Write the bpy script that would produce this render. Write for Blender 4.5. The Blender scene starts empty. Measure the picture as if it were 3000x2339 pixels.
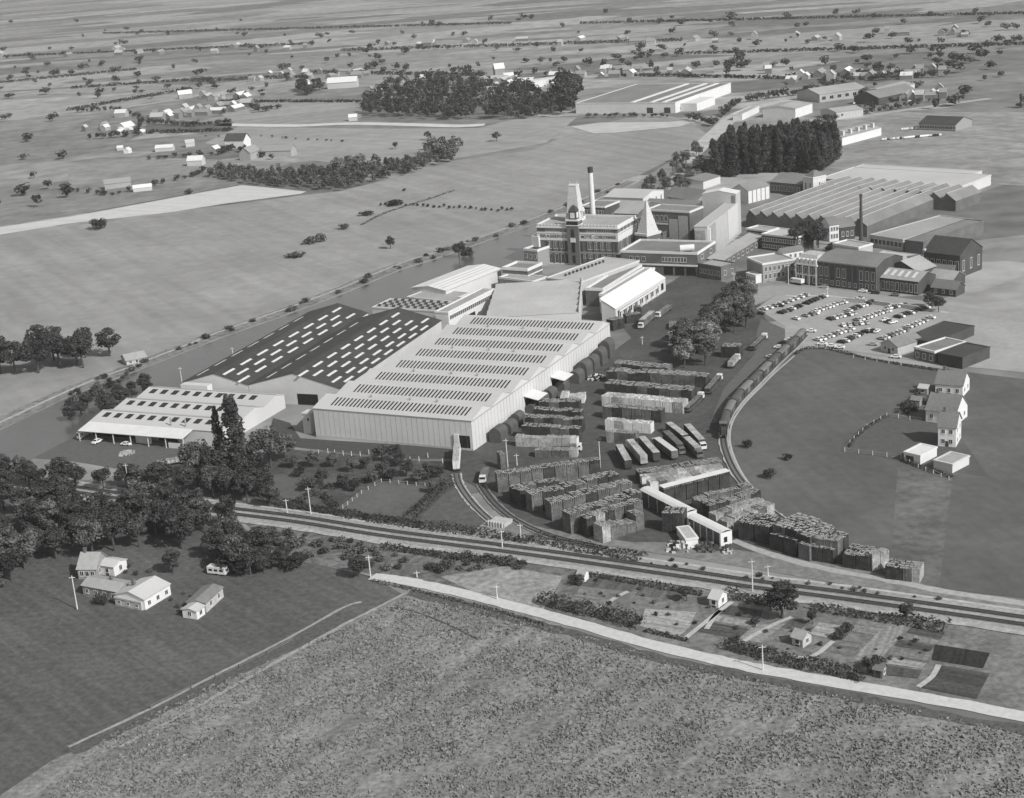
import bpy, math, random
from mathutils import Vector, Matrix
random.seed(7)
R_ = math.radians
S = bpy.context.scene
COL = S.collection
# ------------------------------------------------------------------ camera, sky, sun, exposure
FPX, PITCH, ROLL, CH = 4555.0, R_(17.54), R_(-4.44), 185.0
_cp, _sp = math.cos(PITCH), math.sin(PITCH)
_R = Vector((1, 0, 0)); CF = Vector((0, _cp, -_sp)); _U = Vector((0, _sp, _cp))
CR = math.cos(ROLL) * _R + math.sin(ROLL) * _U
CU = -math.sin(ROLL) * _R + math.cos(ROLL) * _U
cam = bpy.data.cameras.new('camera'); cam.sensor_width = 36; cam.lens = 36 * FPX / 3000
cam.clip_start = 1; cam.clip_end = 60000
camo = bpy.data.objects.new('camera', cam); COL.objects.link(camo)
camo.matrix_world = Matrix(((CR.x, CU.x, -CF.x, 0), (CR.y, CU.y, -CF.y, 0), (CR.z, CU.z, -CF.z, CH), (0, 0, 0, 1)))
S.camera = camo
SUN_EL, SUN_PHI = R_(38), R_(44)          # PHI: swing from straight behind the camera towards the right
sdir = Vector((math.sin(SUN_PHI) * math.cos(SUN_EL), -math.cos(SUN_PHI) * math.cos(SUN_EL), math.sin(SUN_EL)))
sl = bpy.data.lights.new('sun', 'SUN'); sl.energy = 4.0; sl.angle = R_(0.5); sl.color = (1, .99, .97)
so = bpy.data.objects.new('sun', sl); COL.objects.link(so)
so.rotation_euler = sdir.to_track_quat('Z', 'Y').to_euler(); so.location = (300, -300, 600)
W = bpy.data.worlds.new('World'); S.world = W; W.use_nodes = True
nt = W.node_tree; nt.nodes.clear()
sky = nt.nodes.new('ShaderNodeTexSky'); sky.sky_type = 'NISHITA'; sky.sun_disc = False
sky.sun_elevation = SUN_EL; sky.sun_rotation = math.pi - SUN_PHI
bw = nt.nodes.new('ShaderNodeRGBToBW'); bgn = nt.nodes.new('ShaderNodeBackground'); bgn.inputs[1].default_value = .15
wo = nt.nodes.new('ShaderNodeOutputWorld')
nt.links.new(sky.outputs[0], bw.inputs[0]); nt.links.new(bw.outputs[0], bgn.inputs[0]); nt.links.new(bgn.outputs[0], wo.inputs[0])
S.view_settings.view_transform = 'Standard'; S.view_settings.look = 'None'
S.view_settings.exposure = 0.05; S.view_settings.gamma = 1

# ------------------------------------------------------------------ helpers
def G(px, py, z=0.0):
    "ground (or height z) point seen at a pixel of the 3000 px wide photograph"
    d = CR * ((px - 1500) / FPX) - CU * ((py - 1169.5) / FPX) + CF
    t = (z - CH) / d.z
    return Vector((d.x * t, d.y * t, z))
def pix(p):
    v = p - Vector((0, 0, CH)); w = v.dot(CF)
    return 1500 + FPX * v.dot(CR) / w, 1169.5 - FPX * v.dot(CU) / w
def hgt(px, py, py2):
    "height of something whose foot is at py and top at py2"
    b = G(px, py); lo, hi = 0, 120
    for _ in range(30):
        m = (lo + hi) / 2
        if pix(Vector((b.x, b.y, m)))[1] > py2: lo = m
        else: hi = m
    return lo
def link(o, parent=None):
    COL.objects.link(o)
    if parent is not None: o.parent = parent
    return o
def tag(o, label=None, cat=None, group=None, kind=None):
    if label: o['label'] = label
    if cat: o['category'] = cat
    if group: o['group'] = group
    if kind: o['kind'] = kind
    return o
def empty(name, loc, rz=0, label=None, cat=None, group=None):
    o = bpy.data.objects.new(name, None); o.location = loc; o.rotation_euler = (0, 0, rz); o.empty_display_size = 1
    link(o); return tag(o, label, cat, group)
MATS = {}
def mat(name, v, rough=.85, amt=.25, scale=.6, amt2=.0, scale2=.05, stripe=None, spec=.3, bump=0, clump=None):
    "grey procedural material: fine noise, broad noise, optional stripes (angle, period, depth)"
    if name in MATS: return MATS[name]
    m = bpy.data.materials.new(name); m.use_nodes = True; n = m.node_tree; L = n.links
    bs = n.nodes['Principled BSDF']; bs.inputs['Roughness'].default_value = rough
    bs.inputs['Specular IOR Level'].default_value = spec
    tc = n.nodes.new('ShaderNodeTexCoord'); geo = n.nodes.new('ShaderNodeNewGeometry')
    pos = geo.outputs['Position']
    def noise(sc, det, rg=.6):
        t = n.nodes.new('ShaderNodeTexNoise'); t.inputs['Scale'].default_value = sc; t.inputs['Detail'].default_value = det
        t.inputs['Roughness'].default_value = rg; L.new(pos, t.inputs['Vector']); return t.outputs['Fac']
    def mth(op, a, b):
        t = n.nodes.new('ShaderNodeMath'); t.operation = op
        for i, q in enumerate((a, b)):
            if isinstance(q, (int, float)): t.inputs[i].default_value = q
            else: L.new(q, t.inputs[i])
        return t.outputs[0]
    def mr(x, lo, hi, a=.3, b=.7):
        t = n.nodes.new('ShaderNodeMapRange'); t.inputs[1].default_value = a; t.inputs[2].default_value = b
        t.inputs[3].default_value = lo; t.inputs[4].default_value = hi; L.new(x, t.inputs[0]); return t.outputs[0]
    nz = noise(scale, 5, .65)
    fac = mr(nz, 1 - amt, 1 + amt)
    if amt2: fac = mth('MULTIPLY', fac, mr(noise(scale2, 3), 1 - amt2, 1 + amt2))
    if clump: fac = mth('MULTIPLY', fac, mr(noise(clump[0], 2, .5), 1 - clump[1], 1 + clump[1], .45, .55))
    if stripe:
        mp = n.nodes.new('ShaderNodeMapping'); mp.inputs['Rotation'].default_value = (0, 0, stripe[0])
        L.new(pos, mp.inputs['Vector'])
        sx = n.nodes.new('ShaderNodeSeparateXYZ'); L.new(mp.outputs[0], sx.inputs[0])
        if len(stripe) > 3:
            st = mth('SINE', mth('MULTIPLY', sx.outputs[0], 6.283 / stripe[1]), 0)
            fac = mth('MULTIPLY', fac, mr(st, 1 - stripe[2], 1 + stripe[2], -.6, .6))
        else:
            cx = n.nodes.new('ShaderNodeCombineXYZ')
            L.new(mth('MULTIPLY', sx.outputs[0], 1 / stripe[1]), cx.inputs[0]); L.new(mth('MULTIPLY', sx.outputs[1], .04 / stripe[1]), cx.inputs[1])
            t = n.nodes.new('ShaderNodeTexNoise'); t.inputs['Scale'].default_value = 1; t.inputs['Detail'].default_value = 2
            L.new(cx.outputs[0], t.inputs['Vector'])
            fac = mth('MULTIPLY', fac, mr(t.outputs['Fac'], 1 - stripe[2], 1 + stripe[2]))
    vv = mth('MINIMUM', mth('MULTIPLY', fac, v), .9)
    cb = n.nodes.new('ShaderNodeCombineColor')
    for i in range(3): L.new(vv, cb.inputs[i])
    L.new(cb.outputs[0], bs.inputs['Base Color'])
    if bump:
        bp = n.nodes.new('ShaderNodeBump'); bp.inputs['Strength'].default_value = .6; bp.inputs['Distance'].default_value = bump
        L.new(nz, bp.inputs['Height']); L.new(bp.outputs[0], bs.inputs['Normal'])
    MATS[name] = m; return m
def leafmat(name, v, var=.45):
    if name in MATS: return MATS[name]
    m = bpy.data.materials.new(name); m.use_nodes = True; n = m.node_tree; L = n.links
    bs = n.nodes['Principled BSDF']; bs.inputs['Roughness'].default_value = .7; bs.inputs['Specular IOR Level'].default_value = .25
    at = n.nodes.new('ShaderNodeAttribute'); at.attribute_name = 'tone'
    oi = n.nodes.new('ShaderNodeObjectInfo')
    a = n.nodes.new('ShaderNodeMath'); a.operation = 'MULTIPLY_ADD'; L.new(oi.outputs['Random'], a.inputs[0]); a.inputs[1].default_value = .5; a.inputs[2].default_value = .75
    b = n.nodes.new('ShaderNodeMath'); b.operation = 'MULTIPLY'; L.new(at.outputs['Fac'], b.inputs[0]); L.new(a.outputs[0], b.inputs[1])
    c = n.nodes.new('ShaderNodeMath'); c.operation = 'MULTIPLY'; L.new(b.outputs[0], c.inputs[0]); c.inputs[1].default_value = v
    cb = n.nodes.new('ShaderNodeCombineColor')
    for i in range(3): L.new(c.outputs[0], cb.inputs[i])
    L.new(cb.outputs[0], bs.inputs['Base Color'])
    MATS[name] = m; return m

class MB:
    def __init__(s): s.v = []; s.f = []; s.m = []; s.t = []
    def add(s, vs, fs, mi=0):
        k = len(s.v); s.v += [tuple(q) for q in vs]; s.f += [tuple(i + k for i in q) for q in fs]; s.m += [mi] * len(fs); return s
    def box(s, x0, x1, y0, y1, z0, z1, mi=0):
        return s.add([(x0, y0, z0), (x1, y0, z0), (x1, y1, z0), (x0, y1, z0), (x0, y0, z1), (x1, y0, z1), (x1, y1, z1), (x0, y1, z1)],
                     [(0, 3, 2, 1), (4, 5, 6, 7), (0, 1, 5, 4), (1, 2, 6, 5), (2, 3, 7, 6), (3, 0, 4, 7)], mi)
    def taper(s, x0, x1, y0, y1, z0, z1, k, mi=0, ky=None):
        ky = k if ky is None else ky; cx, cy = (x0 + x1) / 2, (y0 + y1) / 2; a, b = (x1 - x0) / 2 * k, (y1 - y0) / 2 * ky
        return s.add([(x0, y0, z0), (x1, y0, z0), (x1, y1, z0), (x0, y1, z0), (cx - a, cy - b, z1), (cx + a, cy - b, z1), (cx + a, cy + b, z1), (cx - a, cy + b, z1)],
                     [(0, 3, 2, 1), (4, 5, 6, 7), (0, 1, 5, 4), (1, 2, 6, 5), (2, 3, 7, 6), (3, 0, 4, 7)], mi)
    def tube(s, p, q, r0, r1, n=8, mi=0):
        p, q = Vector(p), Vector(q); d = (q - p).normalized(); a = d.orthogonal().normalized(); b = d.cross(a)
        vs = [p + (a * math.cos(i * 6.2832 / n) + b * math.sin(i * 6.2832 / n)) * r0 for i in range(n)] + \
             [q + (a * math.cos(i * 6.2832 / n) + b * math.sin(i * 6.2832 / n)) * r1 for i in range(n)]
        return s.add(vs, [(i, (i + 1) % n, n + (i + 1) % n, n + i) for i in range(n)] + [tuple(range(n))[::-1], tuple(range(n, 2 * n))], mi)
    def slab(s, a, b, c, d, t, mi=0):
        a, b, c, d = map(Vector, (a, b, c, d)); n = (b - a).cross(d - a).normalized()
        if n.z < 0: n = -n
        n = n * t
        return s.add([a, b, c, d, a + n, b + n, c + n, d + n], [(0, 3, 2, 1), (4, 5, 6, 7), (0, 1, 5, 4), (1, 2, 6, 5), (2, 3, 7, 6), (3, 0, 4, 7)], mi)
    def prism(s, pts, z0, z1, mi=0):
        n = len(pts); a = sum(pts[i][0] * pts[(i + 1) % n][1] - pts[(i + 1) % n][0] * pts[i][1] for i in range(n))
        if a < 0: pts = pts[::-1]
        return s.add([(p[0], p[1], z0) for p in pts] + [(p[0], p[1], z1) for p in pts],
                     [tuple(range(n))[::-1], tuple(range(n, 2 * n))] + [(i, (i + 1) % n, n + (i + 1) % n, n + i) for i in range(n)], mi)
    def mesh(s, name, mats):
        me = bpy.data.meshes.new(name); me.from_pydata(s.v, [], s.f)
        for m in (mats if isinstance(mats, (list, tuple)) else [mats]): me.materials.append(m)
        if any(s.m): me.polygons.foreach_set('material_index', s.m)
        if s.t:
            at = me.attributes.new('tone', 'FLOAT', 'FACE'); at.data.foreach_set('value', s.t)
        me.update(); return me
    def obj(s, name, mats, parent=None, loc=None):
        o = bpy.data.objects.new(name, s.mesh(name, mats))
        if loc is not None: o.location = loc
        return link(o, parent)
def inst(name, me, parent, loc=(0, 0, 0), rz=0, sc=None):
    o = bpy.data.objects.new(name, me); o.location = loc; o.rotation_euler = (0, 0, rz)
    if sc: o.scale = sc
    return link(o, parent)
def copy_tree(o, parent=None):
    c = o.copy(); COL.objects.link(c)
    if parent is not None: c.parent = parent
    for ch in list(o.children): copy_tree(ch, c)
    return c
# ------------------------------------------------------------------ materials
M_ = dict(
    white=mat('white_paint', .64, amt=.06, scale=.3), roofw=mat('pale_sheet_roof', .47, amt=.05, scale=1.5, amt2=.08, scale2=.03),
    wallw=mat('pale_sheet_wall', .54, amt=.05, scale=1, amt2=.06),
    roofg=mat('grey_sheet_roof', .33, amt=.12, scale=.8, amt2=.12), roofm=mat('mid_grey_roof', .2, amt=.15, scale=.8, amt2=.15),
    roofd=mat('dark_sheet_roof', .055, amt=.2, scale=.6, amt2=.2), tile=mat('grey_tile_roof', .16, amt=.2, scale=2, amt2=.15),
    brick=mat('brick', .13, amt=.25, scale=2.5, amt2=.2, scale2=.15), brickd=mat('dark_brick', .065, amt=.3, scale=2.5, amt2=.2, scale2=.15),
    brickl=mat('light_brick', .27, amt=.2, scale=2.5), stone=mat('pale_stone', .6, amt=.1, scale=1),
    glass=mat('window_glass', .02, rough=.15, amt=.3, scale=.5, spec=.6), glassl=mat('skylight_glass', .62, rough=.4, amt=.1),
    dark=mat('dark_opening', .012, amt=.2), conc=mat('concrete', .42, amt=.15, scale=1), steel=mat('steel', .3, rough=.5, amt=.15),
    rail=mat('rail_steel', .07, rough=.5), sleeper=mat('sleepers', .06), tyre=mat('tyre', .02), bark=mat('bark', .07, amt=.3, scale=2),
    crate_d=mat('dark_crates', .05, amt=.4, scale=1.3, amt2=.35, scale2=.3), crate_m=mat('grey_crates', .13, amt=.4, scale=1.3, amt2=.35, scale2=.3),
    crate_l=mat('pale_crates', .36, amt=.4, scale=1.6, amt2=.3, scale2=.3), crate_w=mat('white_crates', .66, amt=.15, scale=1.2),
    tarp=mat('dark_tarp', .085, amt=.2, scale=.5), post=mat('pale_post', .55, amt=.15), postd=mat('dark_post', .05),
)
# ------------------------------------------------------------------ the ground
def poly(name, pts, m, z, px=True):
    ps = [G(*p) if px else Vector((p[0], p[1], 0)) for p in pts]
    a = sum(ps[i].x * ps[(i + 1) % len(ps)].y - ps[(i + 1) % len(ps)].x * ps[i].y for i in range(len(ps)))
    if a < 0: ps = ps[::-1]
    b = MB(); b.add([(p.x, p.y, z) for p in ps], [tuple(range(len(ps)))])
    return tag(b.obj(name, m), kind='structure')
def smooth(P, n=8):
    out = []
    for i in range(len(P) - 1):
        p0 = P[max(i - 1, 0)]; p1 = P[i]; p2 = P[i + 1]; p3 = P[min(i + 2, len(P) - 1)]
        for k in range(n):
            t = k / n
            out.append(.5 * ((2 * p1) + (p2 - p0) * t + (2 * p0 - 5 * p1 + 4 * p2 - p3) * t * t + (3 * p1 - p0 - 3 * p2 + p3) * t ** 3))
    return out + [P[-1]]
def line(pts, sm=6, z=0):
    P = [G(*p) for p in pts]
    return smooth(P, sm) if sm else P
def offs(P, d):
    out = []
    for i, p in enumerate(P):
        t = (P[min(i + 1, len(P) - 1)] - P[max(i - 1, 0)]).normalized(); out.append(p + Vector((-t.y, t.x, 0)) * d)
    return out
def strip(name, pts, w, m, z, h=0, sm=6, off=0, ragged=0):
    P = line(pts, sm); P = offs(P, off) if off else P
    a, b = offs(P, w / 2), offs(P, -w / 2)
    if ragged:
        a = [q + Vector((random.uniform(-ragged, ragged), random.uniform(-ragged, ragged), 0)) for q in a]
        b = [q + Vector((random.uniform(-ragged, ragged), random.uniform(-ragged, ragged), 0)) for q in b]
    q = MB(); n = len(P)
    vs = [(p.x, p.y, z + h) for p in a] + [(p.x, p.y, z + h) for p in b]
    q.add(vs, [(n + i, n + i + 1, i + 1, i) for i in range(n - 1)])
    return tag(q.obj(name, m), kind='structure')

gm = lambda name, v, **k: mat(name, v, rough=.95, spec=.1, **k)
# base terrain: patchwork of far parcels
m = bpy.data.materials.new('far_parcels'); m.use_nodes = True; n = m.node_tree; L = n.links; bs = n.nodes['Principled BSDF']
bs.inputs['Roughness'].default_value = .95; bs.inputs['Specular IOR Level'].default_value = .1
geo = n.nodes.new('ShaderNodeNewGeometry'); mp = n.nodes.new('ShaderNodeMapping'); mp.inputs['Rotation'].default_value = (0, 0, R_(24)); mp.inputs['Scale'].default_value = (.0042, .011, 1)
vo = n.nodes.new('ShaderNodeTexVoronoi'); vo.inputs['Scale'].default_value = 1; vo.inputs['Randomness'].default_value = .8; vo.distance = 'MANHATTAN'
L.new(geo.outputs[0], mp.inputs[0]); L.new(mp.outputs[0], vo.inputs['Vector'])
b2 = n.nodes.new('ShaderNodeRGBToBW'); L.new(vo.outputs['Color'], b2.inputs[0])
r1 = n.nodes.new('ShaderNodeMapRange'); L.new(b2.outputs[0], r1.inputs[0]); r1.inputs[1].default_value = .2; r1.inputs[2].default_value = .85; r1.inputs[3].default_value = .15; r1.inputs[4].default_value = .34
no = n.nodes.new('ShaderNodeTexNoise'); no.inputs['Scale'].default_value = .05; no.inputs['Detail'].default_value = 6; L.new(geo.outputs[0], no.inputs['Vector'])
r2 = n.nodes.new('ShaderNodeMapRange'); L.new(no.outputs[0], r2.inputs[0]); r2.inputs[1].default_value = .3; r2.inputs[2].default_value = .7; r2.inputs[3].default_value = .75; r2.inputs[4].default_value = 1.25
mu = n.nodes.new('ShaderNodeMath'); mu.operation = 'MULTIPLY'; L.new(r1.outputs[0], mu.inputs[0]); L.new(r2.outputs[0], mu.inputs[1])
cb = n.nodes.new('ShaderNodeCombineColor'); [L.new(mu.outputs[0], cb.inputs[i]) for i in range(3)]; L.new(cb.outputs[0], bs.inputs['Base Color'])
MATS['far'] = m
poly('ground', [(-9000, -500), (9000, -500), (16000, 22000), (-16000, 22000)], m, 0, px=False)

meadow = gm('meadow_grass', .27, amt=.12, scale=.12, amt2=.14, scale2=.012, stripe=(R_(-28), 9, .1))
poly('meadow', [(-900, 1500), (-900, 640), (199, 664), (500, 628), (661, 602), (880, 573), (1000, 560), (1206, 508), (1340, 470), (1560, 440), (1700, 380), (1900, 330), (2010, 350), (2080, 400), (1960, 470), (1700, 600), (1550, 664), (1283, 759), (1010, 861), (850, 921), (645, 993), (385, 1095), (200, 1165), (-300, 1400)], meadow, .05)
poly('stubble_field', [(-500, 740), (199, 637), (709, 543), (800, 552), (898, 562), (880, 569), (661, 597), (500, 623), (199, 656), (-500, 770)], gm('stubble', .52, amt=.08, scale=.1, stripe=(R_(-60), 6, .06)), .12)
poly('field', [(-700, 730), (-700, 560), (199, 540), (560, 505), (610, 508), (709, 540), (199, 633), (-500, 735)], gm('far_green_field', .21, amt=.2, scale=.08, amt2=.2, scale2=.02), .1)
poly('field', [(199, 480), (430, 462), (860, 475), (800, 500), (560, 508), (199, 545)], gm('far_pasture', .25, amt=.15, scale=.08, amt2=.15, scale2=.02), .14)
poly('field', [(700, 372), (1100, 378), (1400, 376), (1530, 345), (1690, 345), (1600, 420), (1340, 465), (1200, 500), (900, 470), (600, 420)], gm('far_hayfield', .29, amt=.1, scale=.08, amt2=.1, scale2=.02, stripe=(R_(-50), 12, .08)), .14)
strip('path', [(640, 366), (860, 369), (1026, 363), (1200, 366), (1340, 370), (1420, 366)], 16, gm('pale_track', .55, amt=.15, scale=.1), .2)
poly('field', [(1672, 372), (1760, 360), (1960, 358), (2060, 350), (1990, 372), (1800, 390), (1740, 392)], gm('bare_field', .46, amt=.12, scale=.08), .2)
strip('road', [(2000, 480), (2080, 405), (2140, 350), (2185, 325), (2280, 300), (2400, 285)], 14, gm('pale_earth', .42, amt=.2, scale=.1), .2)
poly('field', [(-600, 420), (199, 372), (430, 300), (640, 278), (700, 330), (470, 380), (199, 470), (-600, 520)], gm('orchard_ground', .2, amt=.3, scale=.06, amt2=.2, scale2=.02), .1)
strip('road', [(-300, 390), (199, 330), (330, 318), (470, 300), (700, 262), (900, 238)], 12, gm('pale_lane', .36, amt=.2, scale=.1), .2)
poly('field', [(700, 372), (640, 330), (760, 300), (1060, 300), (1060, 345), (1020, 360)], gm('strip_field', .27, amt=.15, scale=.08, stripe=(R_(75), 22, .2)), .12)
poly('field', [(430, 365), (680, 362), (678, 375), (520, 392), (420, 385)], gm('ploughed_field', .12, amt=.15, scale=.1), .2)
# upper right
poly('field', [(2090, 470), (2200, 320), (2700, 330), (3300, 330), (3300, 560), (2480, 520)], gm('rough_pasture', .26, amt=.25, scale=.1, amt2=.2, scale2=.02, stripe=(R_(-35), 14, .14)), .1)
strip('road', [(2350, 355), (2500, 348), (2640, 325), (2900, 290)], 10, gm('pale_lane', .36), .2)
# dyke and river
water = mat('river_water', .10, rough=.22, amt=.08, scale=.2, spec=.4, amt2=.1, scale2=.02)
poly('river', [(-700, 1560), (-300, 1405), (199, 1167), (385, 1095), (549, 1031), (645, 993), (850, 921), (1010, 861), (1170, 794), (1283, 759), (1376, 727), (1549, 666), (1700, 606), (1860, 540), (1960, 475), (2010, 480), (1920, 560), (1700, 690), (1500, 790), (1250, 890), (1000, 950), (700, 1090), (520, 1150), (360, 1205), (200, 1290), (-200, 1500), (-700, 1750)], water, .1)
FB = [(-300, 1395), (199, 1160), (385, 1088), (549, 1024), (645, 986), (850, 914), (1010, 854), (1170, 787), (1283, 752), (1376, 720), (1549, 659), (1700, 600), (1860, 532)]
strip('river_bank', FB, 11, gm('dyke_grass', .2, amt=.45, scale=.35, amt2=.2, scale2=.05), .16, h=.0, off=4, ragged=.6)
strip('path', [(x, y - 13) for x, y in FB], 1.8, gm('dyke_path', .38, amt=.2, scale=.3), .22, off=0)
# foreground
poly('meadow', [(-500, 1750), (-500, 1480), (400, 1420), (700, 1600), (1090, 1690), (1185, 1745), (1000, 1840), (700, 1980), (440, 2095), (150, 2230), (-100, 2400), (-500, 2500)], gm('dark_meadow', .1, amt=.28, scale=.5, amt2=.14, scale2=.03, stripe=(R_(-38), 2.2, .14)), .05)
rough = gm('rough_field', .21, amt=.45, scale=.7, amt2=.16, scale2=.05, stripe=(R_(32), 4, .2))
poly('field', [(440, 2095), (700, 1980), (1000, 1840), (1185, 1745), (1250, 1730), (1550, 1802), (1700, 1850), (1900, 1910), (2230, 1985), (2500, 2035), (3300, 2200), (3300, 2600), (-300, 2700), (-100, 2400), (150, 2230)], rough, .04)
verge = gm('dark_verge', .10, amt=.4, scale=.8)
strip('verge', [(1010, 1795), (860, 1875), (620, 1995), (440, 2090), (200, 2200)], 7, verge, .08, off=0, ragged=.5)
pt = gm('pale_wheel_track', .3, amt=.3, scale=.7)
strip('field_track', [(1060, 1765), (1005, 1782), (850, 1868), (620, 1985), (440, 2078), (200, 2190)], 1.1, pt, .12, ragged=.15)
strip('field_track', [(1190, 1738), (1105, 1782), (1010, 1830), (850, 1918), (570, 2075), (350, 2190)], 1.3, pt, .12, ragged=.15)
strip('field_track', [(1130, 1780), (1210, 1792), (1310, 1830), (1400, 1875)], .5, gm('dark_rut', .06), .12)
strip('verge', [(1200, 1735), (1330, 1768), (1550, 1825), (1700, 1862), (1900, 1922), (2230, 1992), (2500, 2042), (2775, 2100), (3100, 2160)], 4, verge, .08, ragged=.6)
PATH = [(1090, 1690), (1180, 1702), (1260, 1718), (1380, 1746), (1550, 1789), (1700, 1830), (1900, 1888), (2100, 1935), (2230, 1962), (2500, 2010), (2775, 2058), (3150, 2130)]
strip('path', PATH, 4.8, gm('white_gravel_path', .52, amt=.12, scale=.6), .16, ragged=.25)
scrub = gm('scrub_ground', .15, amt=.5, scale=.4, amt2=.3, scale2=.06)
poly('rough_grass', [(700, 1520), (1138, 1595), (1550, 1643), (1720, 1668), (1660, 1810), (1550, 1780), (1260, 1710), (1090, 1683), (850, 1640)], scrub, .06)
poly('rough_grass', [(1290, 1690), (1480, 1660), (1650, 1690), (1590, 1790), (1420, 1750)], gm('dry_grass', .27, amt=.4, scale=.5, amt2=.2, scale2=.08), .09)
poly('garden_ground', [(1720, 1668), (2200, 1742), (2776, 1825), (3300, 1900), (3300, 2150), (2775, 2050), (2500, 2000), (2230, 1955), (1900, 1880), (1660, 1810)], gm('garden_soil', .17, amt=.4, scale=.5, amt2=.25, scale2=.1), .06)
# yard, green field right, car park
asph = gm('yard_asphalt', .085, amt=.2, scale=.4, amt2=.2, scale2=.05)
poly('yard', [(1330, 1330), (1395, 1318), (1690, 1110), (1850, 990), (1800, 930), (2010, 800), (2215, 850), (2240, 930), (2300, 1000), (2240, 1090), (2120, 1230), (2112, 1290), (2150, 1400), (2260, 1500), (2460, 1600), (2700, 1690), (2560, 1705), (2250, 1670), (2000, 1630), (1750, 1590), (1540, 1560), (1400, 1430), (1340, 1400)], asph, .06)
poly('yard', [(850, 1240), (880, 1285), (1395, 1318), (1380, 1345), (1200, 1345), (900, 1315), (780, 1300), (800, 1225)], gm('dark_yard', .075, amt=.2, scale=.5), .08)
poly('yard', [(200, 1262), (250, 1290), (560, 1310), (560, 1390), (380, 1380), (200, 1350), (-100, 1330), (-100, 1270)], gm('grey_yard', .115, amt=.15, scale=.5), .08)
poly('road_verge', [(1480, 1560), (1750, 1597), (2000, 1634), (2250, 1675), (2600, 1735), (2776, 1758), (3300, 1830), (3300, 1800), (2776, 1728), (2650, 1700), (2460, 1655), (2250, 1625), (2000, 1590), (1850, 1590), (1600, 1550), (1480, 1520)], gm('ash_ground', .2, amt=.3, scale=.4, amt2=.15, scale2=.08), .1)
strip('path', [(2150, 1585), (2250, 1622), (2420, 1668), (2600, 1700), (2776, 1735), (3200, 1800)], 3, gm('pale_yard_path', .36, amt=.2), .13, ragged=.3)
green = gm('mown_grass', .115, amt=.12, scale=.25, amt2=.16, scale2=.03, stripe=(R_(-12), 4, .07))
poly('field', [(2322, 1035), (2350, 1022), (2400, 1020), (2470, 1032), (2560, 1052), (2780, 1085), (3400, 1160), (3400, 1800), (2776, 1728), (2690, 1690), (2470, 1610), (2290, 1520), (2190, 1425), (2150, 1370), (2132, 1300), (2135, 1255), (2150, 1215), (2230, 1135)], green, .09)
poly('field', [(2630, 1370), (2740, 1390), (2790, 1400), (2750, 1730), (2640, 1690), (2610, 1640)], gm('pale_worn_grass', .135, amt=.3, scale=.3, amt2=.25, scale2=.06), .12)
poly('field', [(2490, 1320), (2560, 1245), (2610, 1215), (2790, 1250), (2900, 1400), (2700, 1370)], gm('garden_lawn', .10, amt=.15, scale=.4), .12)
poly('car_park', [(2215, 905), (2270, 868), (2420, 862), (2600, 888), (2790, 915), (3300, 980), (3300, 1120), (2790, 1072), (2600, 1045), (2470, 1026), (2400, 1014), (2330, 1016), (2300, 1000), (2300, 960), (2265, 935)], gm('pale_tarmac', .33, amt=.1, scale=.3, amt2=.1, scale2=.05), .09)
poly('street', [(2190, 845), (2260, 838), (2420, 845), (2600, 868), (2790, 895), (3300, 965), (3300, 990), (2790, 915), (2600, 888), (2420, 862), (2270, 868), (2215, 895), (2180, 880)], gm('street_tarmac', .3, amt=.1, scale=.3), .13)
strip('pavement', [(2300, 868), (2420, 868), (2520, 880), (2620, 894), (2780, 918)], 3, gm('paving', .42, amt=.1), .17, sm=0)
poly('road', [(2230, 935), (2300, 965), (2300, 1000), (2230, 1080), (2150, 1160), (2100, 1240), (2080, 1240), (2120, 1140), (2210, 1040), (2215, 980)], gm('road_tarmac', .125, amt=.15, scale=.4), .12)
# garden plots (allotments), each a bed of its own tone
PL = [([(1700, 1690), (1870, 1712), (1850, 1735), (1680, 1715)], .10), ([(1690, 1738), (1760, 1748), (1745, 1768), (1675, 1755)], .20), ([(1880, 1715), (2010, 1735), (1990, 1762), (1860, 1745)], .13),
      ([(1890, 1785), (2040, 1795), (2020, 1840), (1990, 1865), (1875, 1835)], .33), ([(2110, 1770), (2235, 1790), (2225, 1815), (2090, 1798)], .075), ([(2060, 1820), (2195, 1845), (2160, 1875), (2035, 1850)], .085),
      ([(2090, 1802), (2200, 1820), (2190, 1838), (2075, 1818)], .26), ([(2215, 1830), (2300, 1830), (2230, 1885), (2165, 1872)], .25), ([(2320, 1815), (2370, 1825), (2340, 1850), (2290, 1840)], .10),
      ([(2400, 1825), (2470, 1835), (2420, 1870), (2370, 1858)], .3), ([(2520, 1815), (2600, 1828), (2560, 1865), (2490, 1850)], .2), ([(2450, 1875), (2530, 1885), (2500, 1925), (2420, 1910)], .15),
      ([(2600, 1825), (2665, 1833), (2560, 1955), (2490, 1940)], .24), ([(2670, 1838), (2770, 1855), (2755, 1875), (2655, 1855)], .09), ([(2650, 1858), (2750, 1878), (2740, 1890), (2640, 1872)], .22), ([(2635, 1875), (2740, 1893), (2725, 1910), (2620, 1893)], .08),
      ([(2615, 1900), (2730, 1920), (2715, 1940), (2600, 1920)], .17), ([(2598, 1925), (2715, 1945), (2700, 1960), (2590, 1945)], .3), ([(2590, 1950), (2700, 1966), (2690, 1990), (2600, 1980)], .075), ([(2750, 1950), (2900, 1975), (2860, 2050), (2690, 2015)], .07), ([(2740, 1890), (2900, 1915), (2880, 1960), (2730, 1935)], .035)]
for i, (pp, v) in enumerate(PL):
    poly('garden_plot', pp, gm('bed_%02d' % int(v * 1000), v, amt=.35, scale=.9, stripe=(R_(-60 if i % 2 else 25), 1.3, .3)), .1 + .004 * i)
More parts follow.
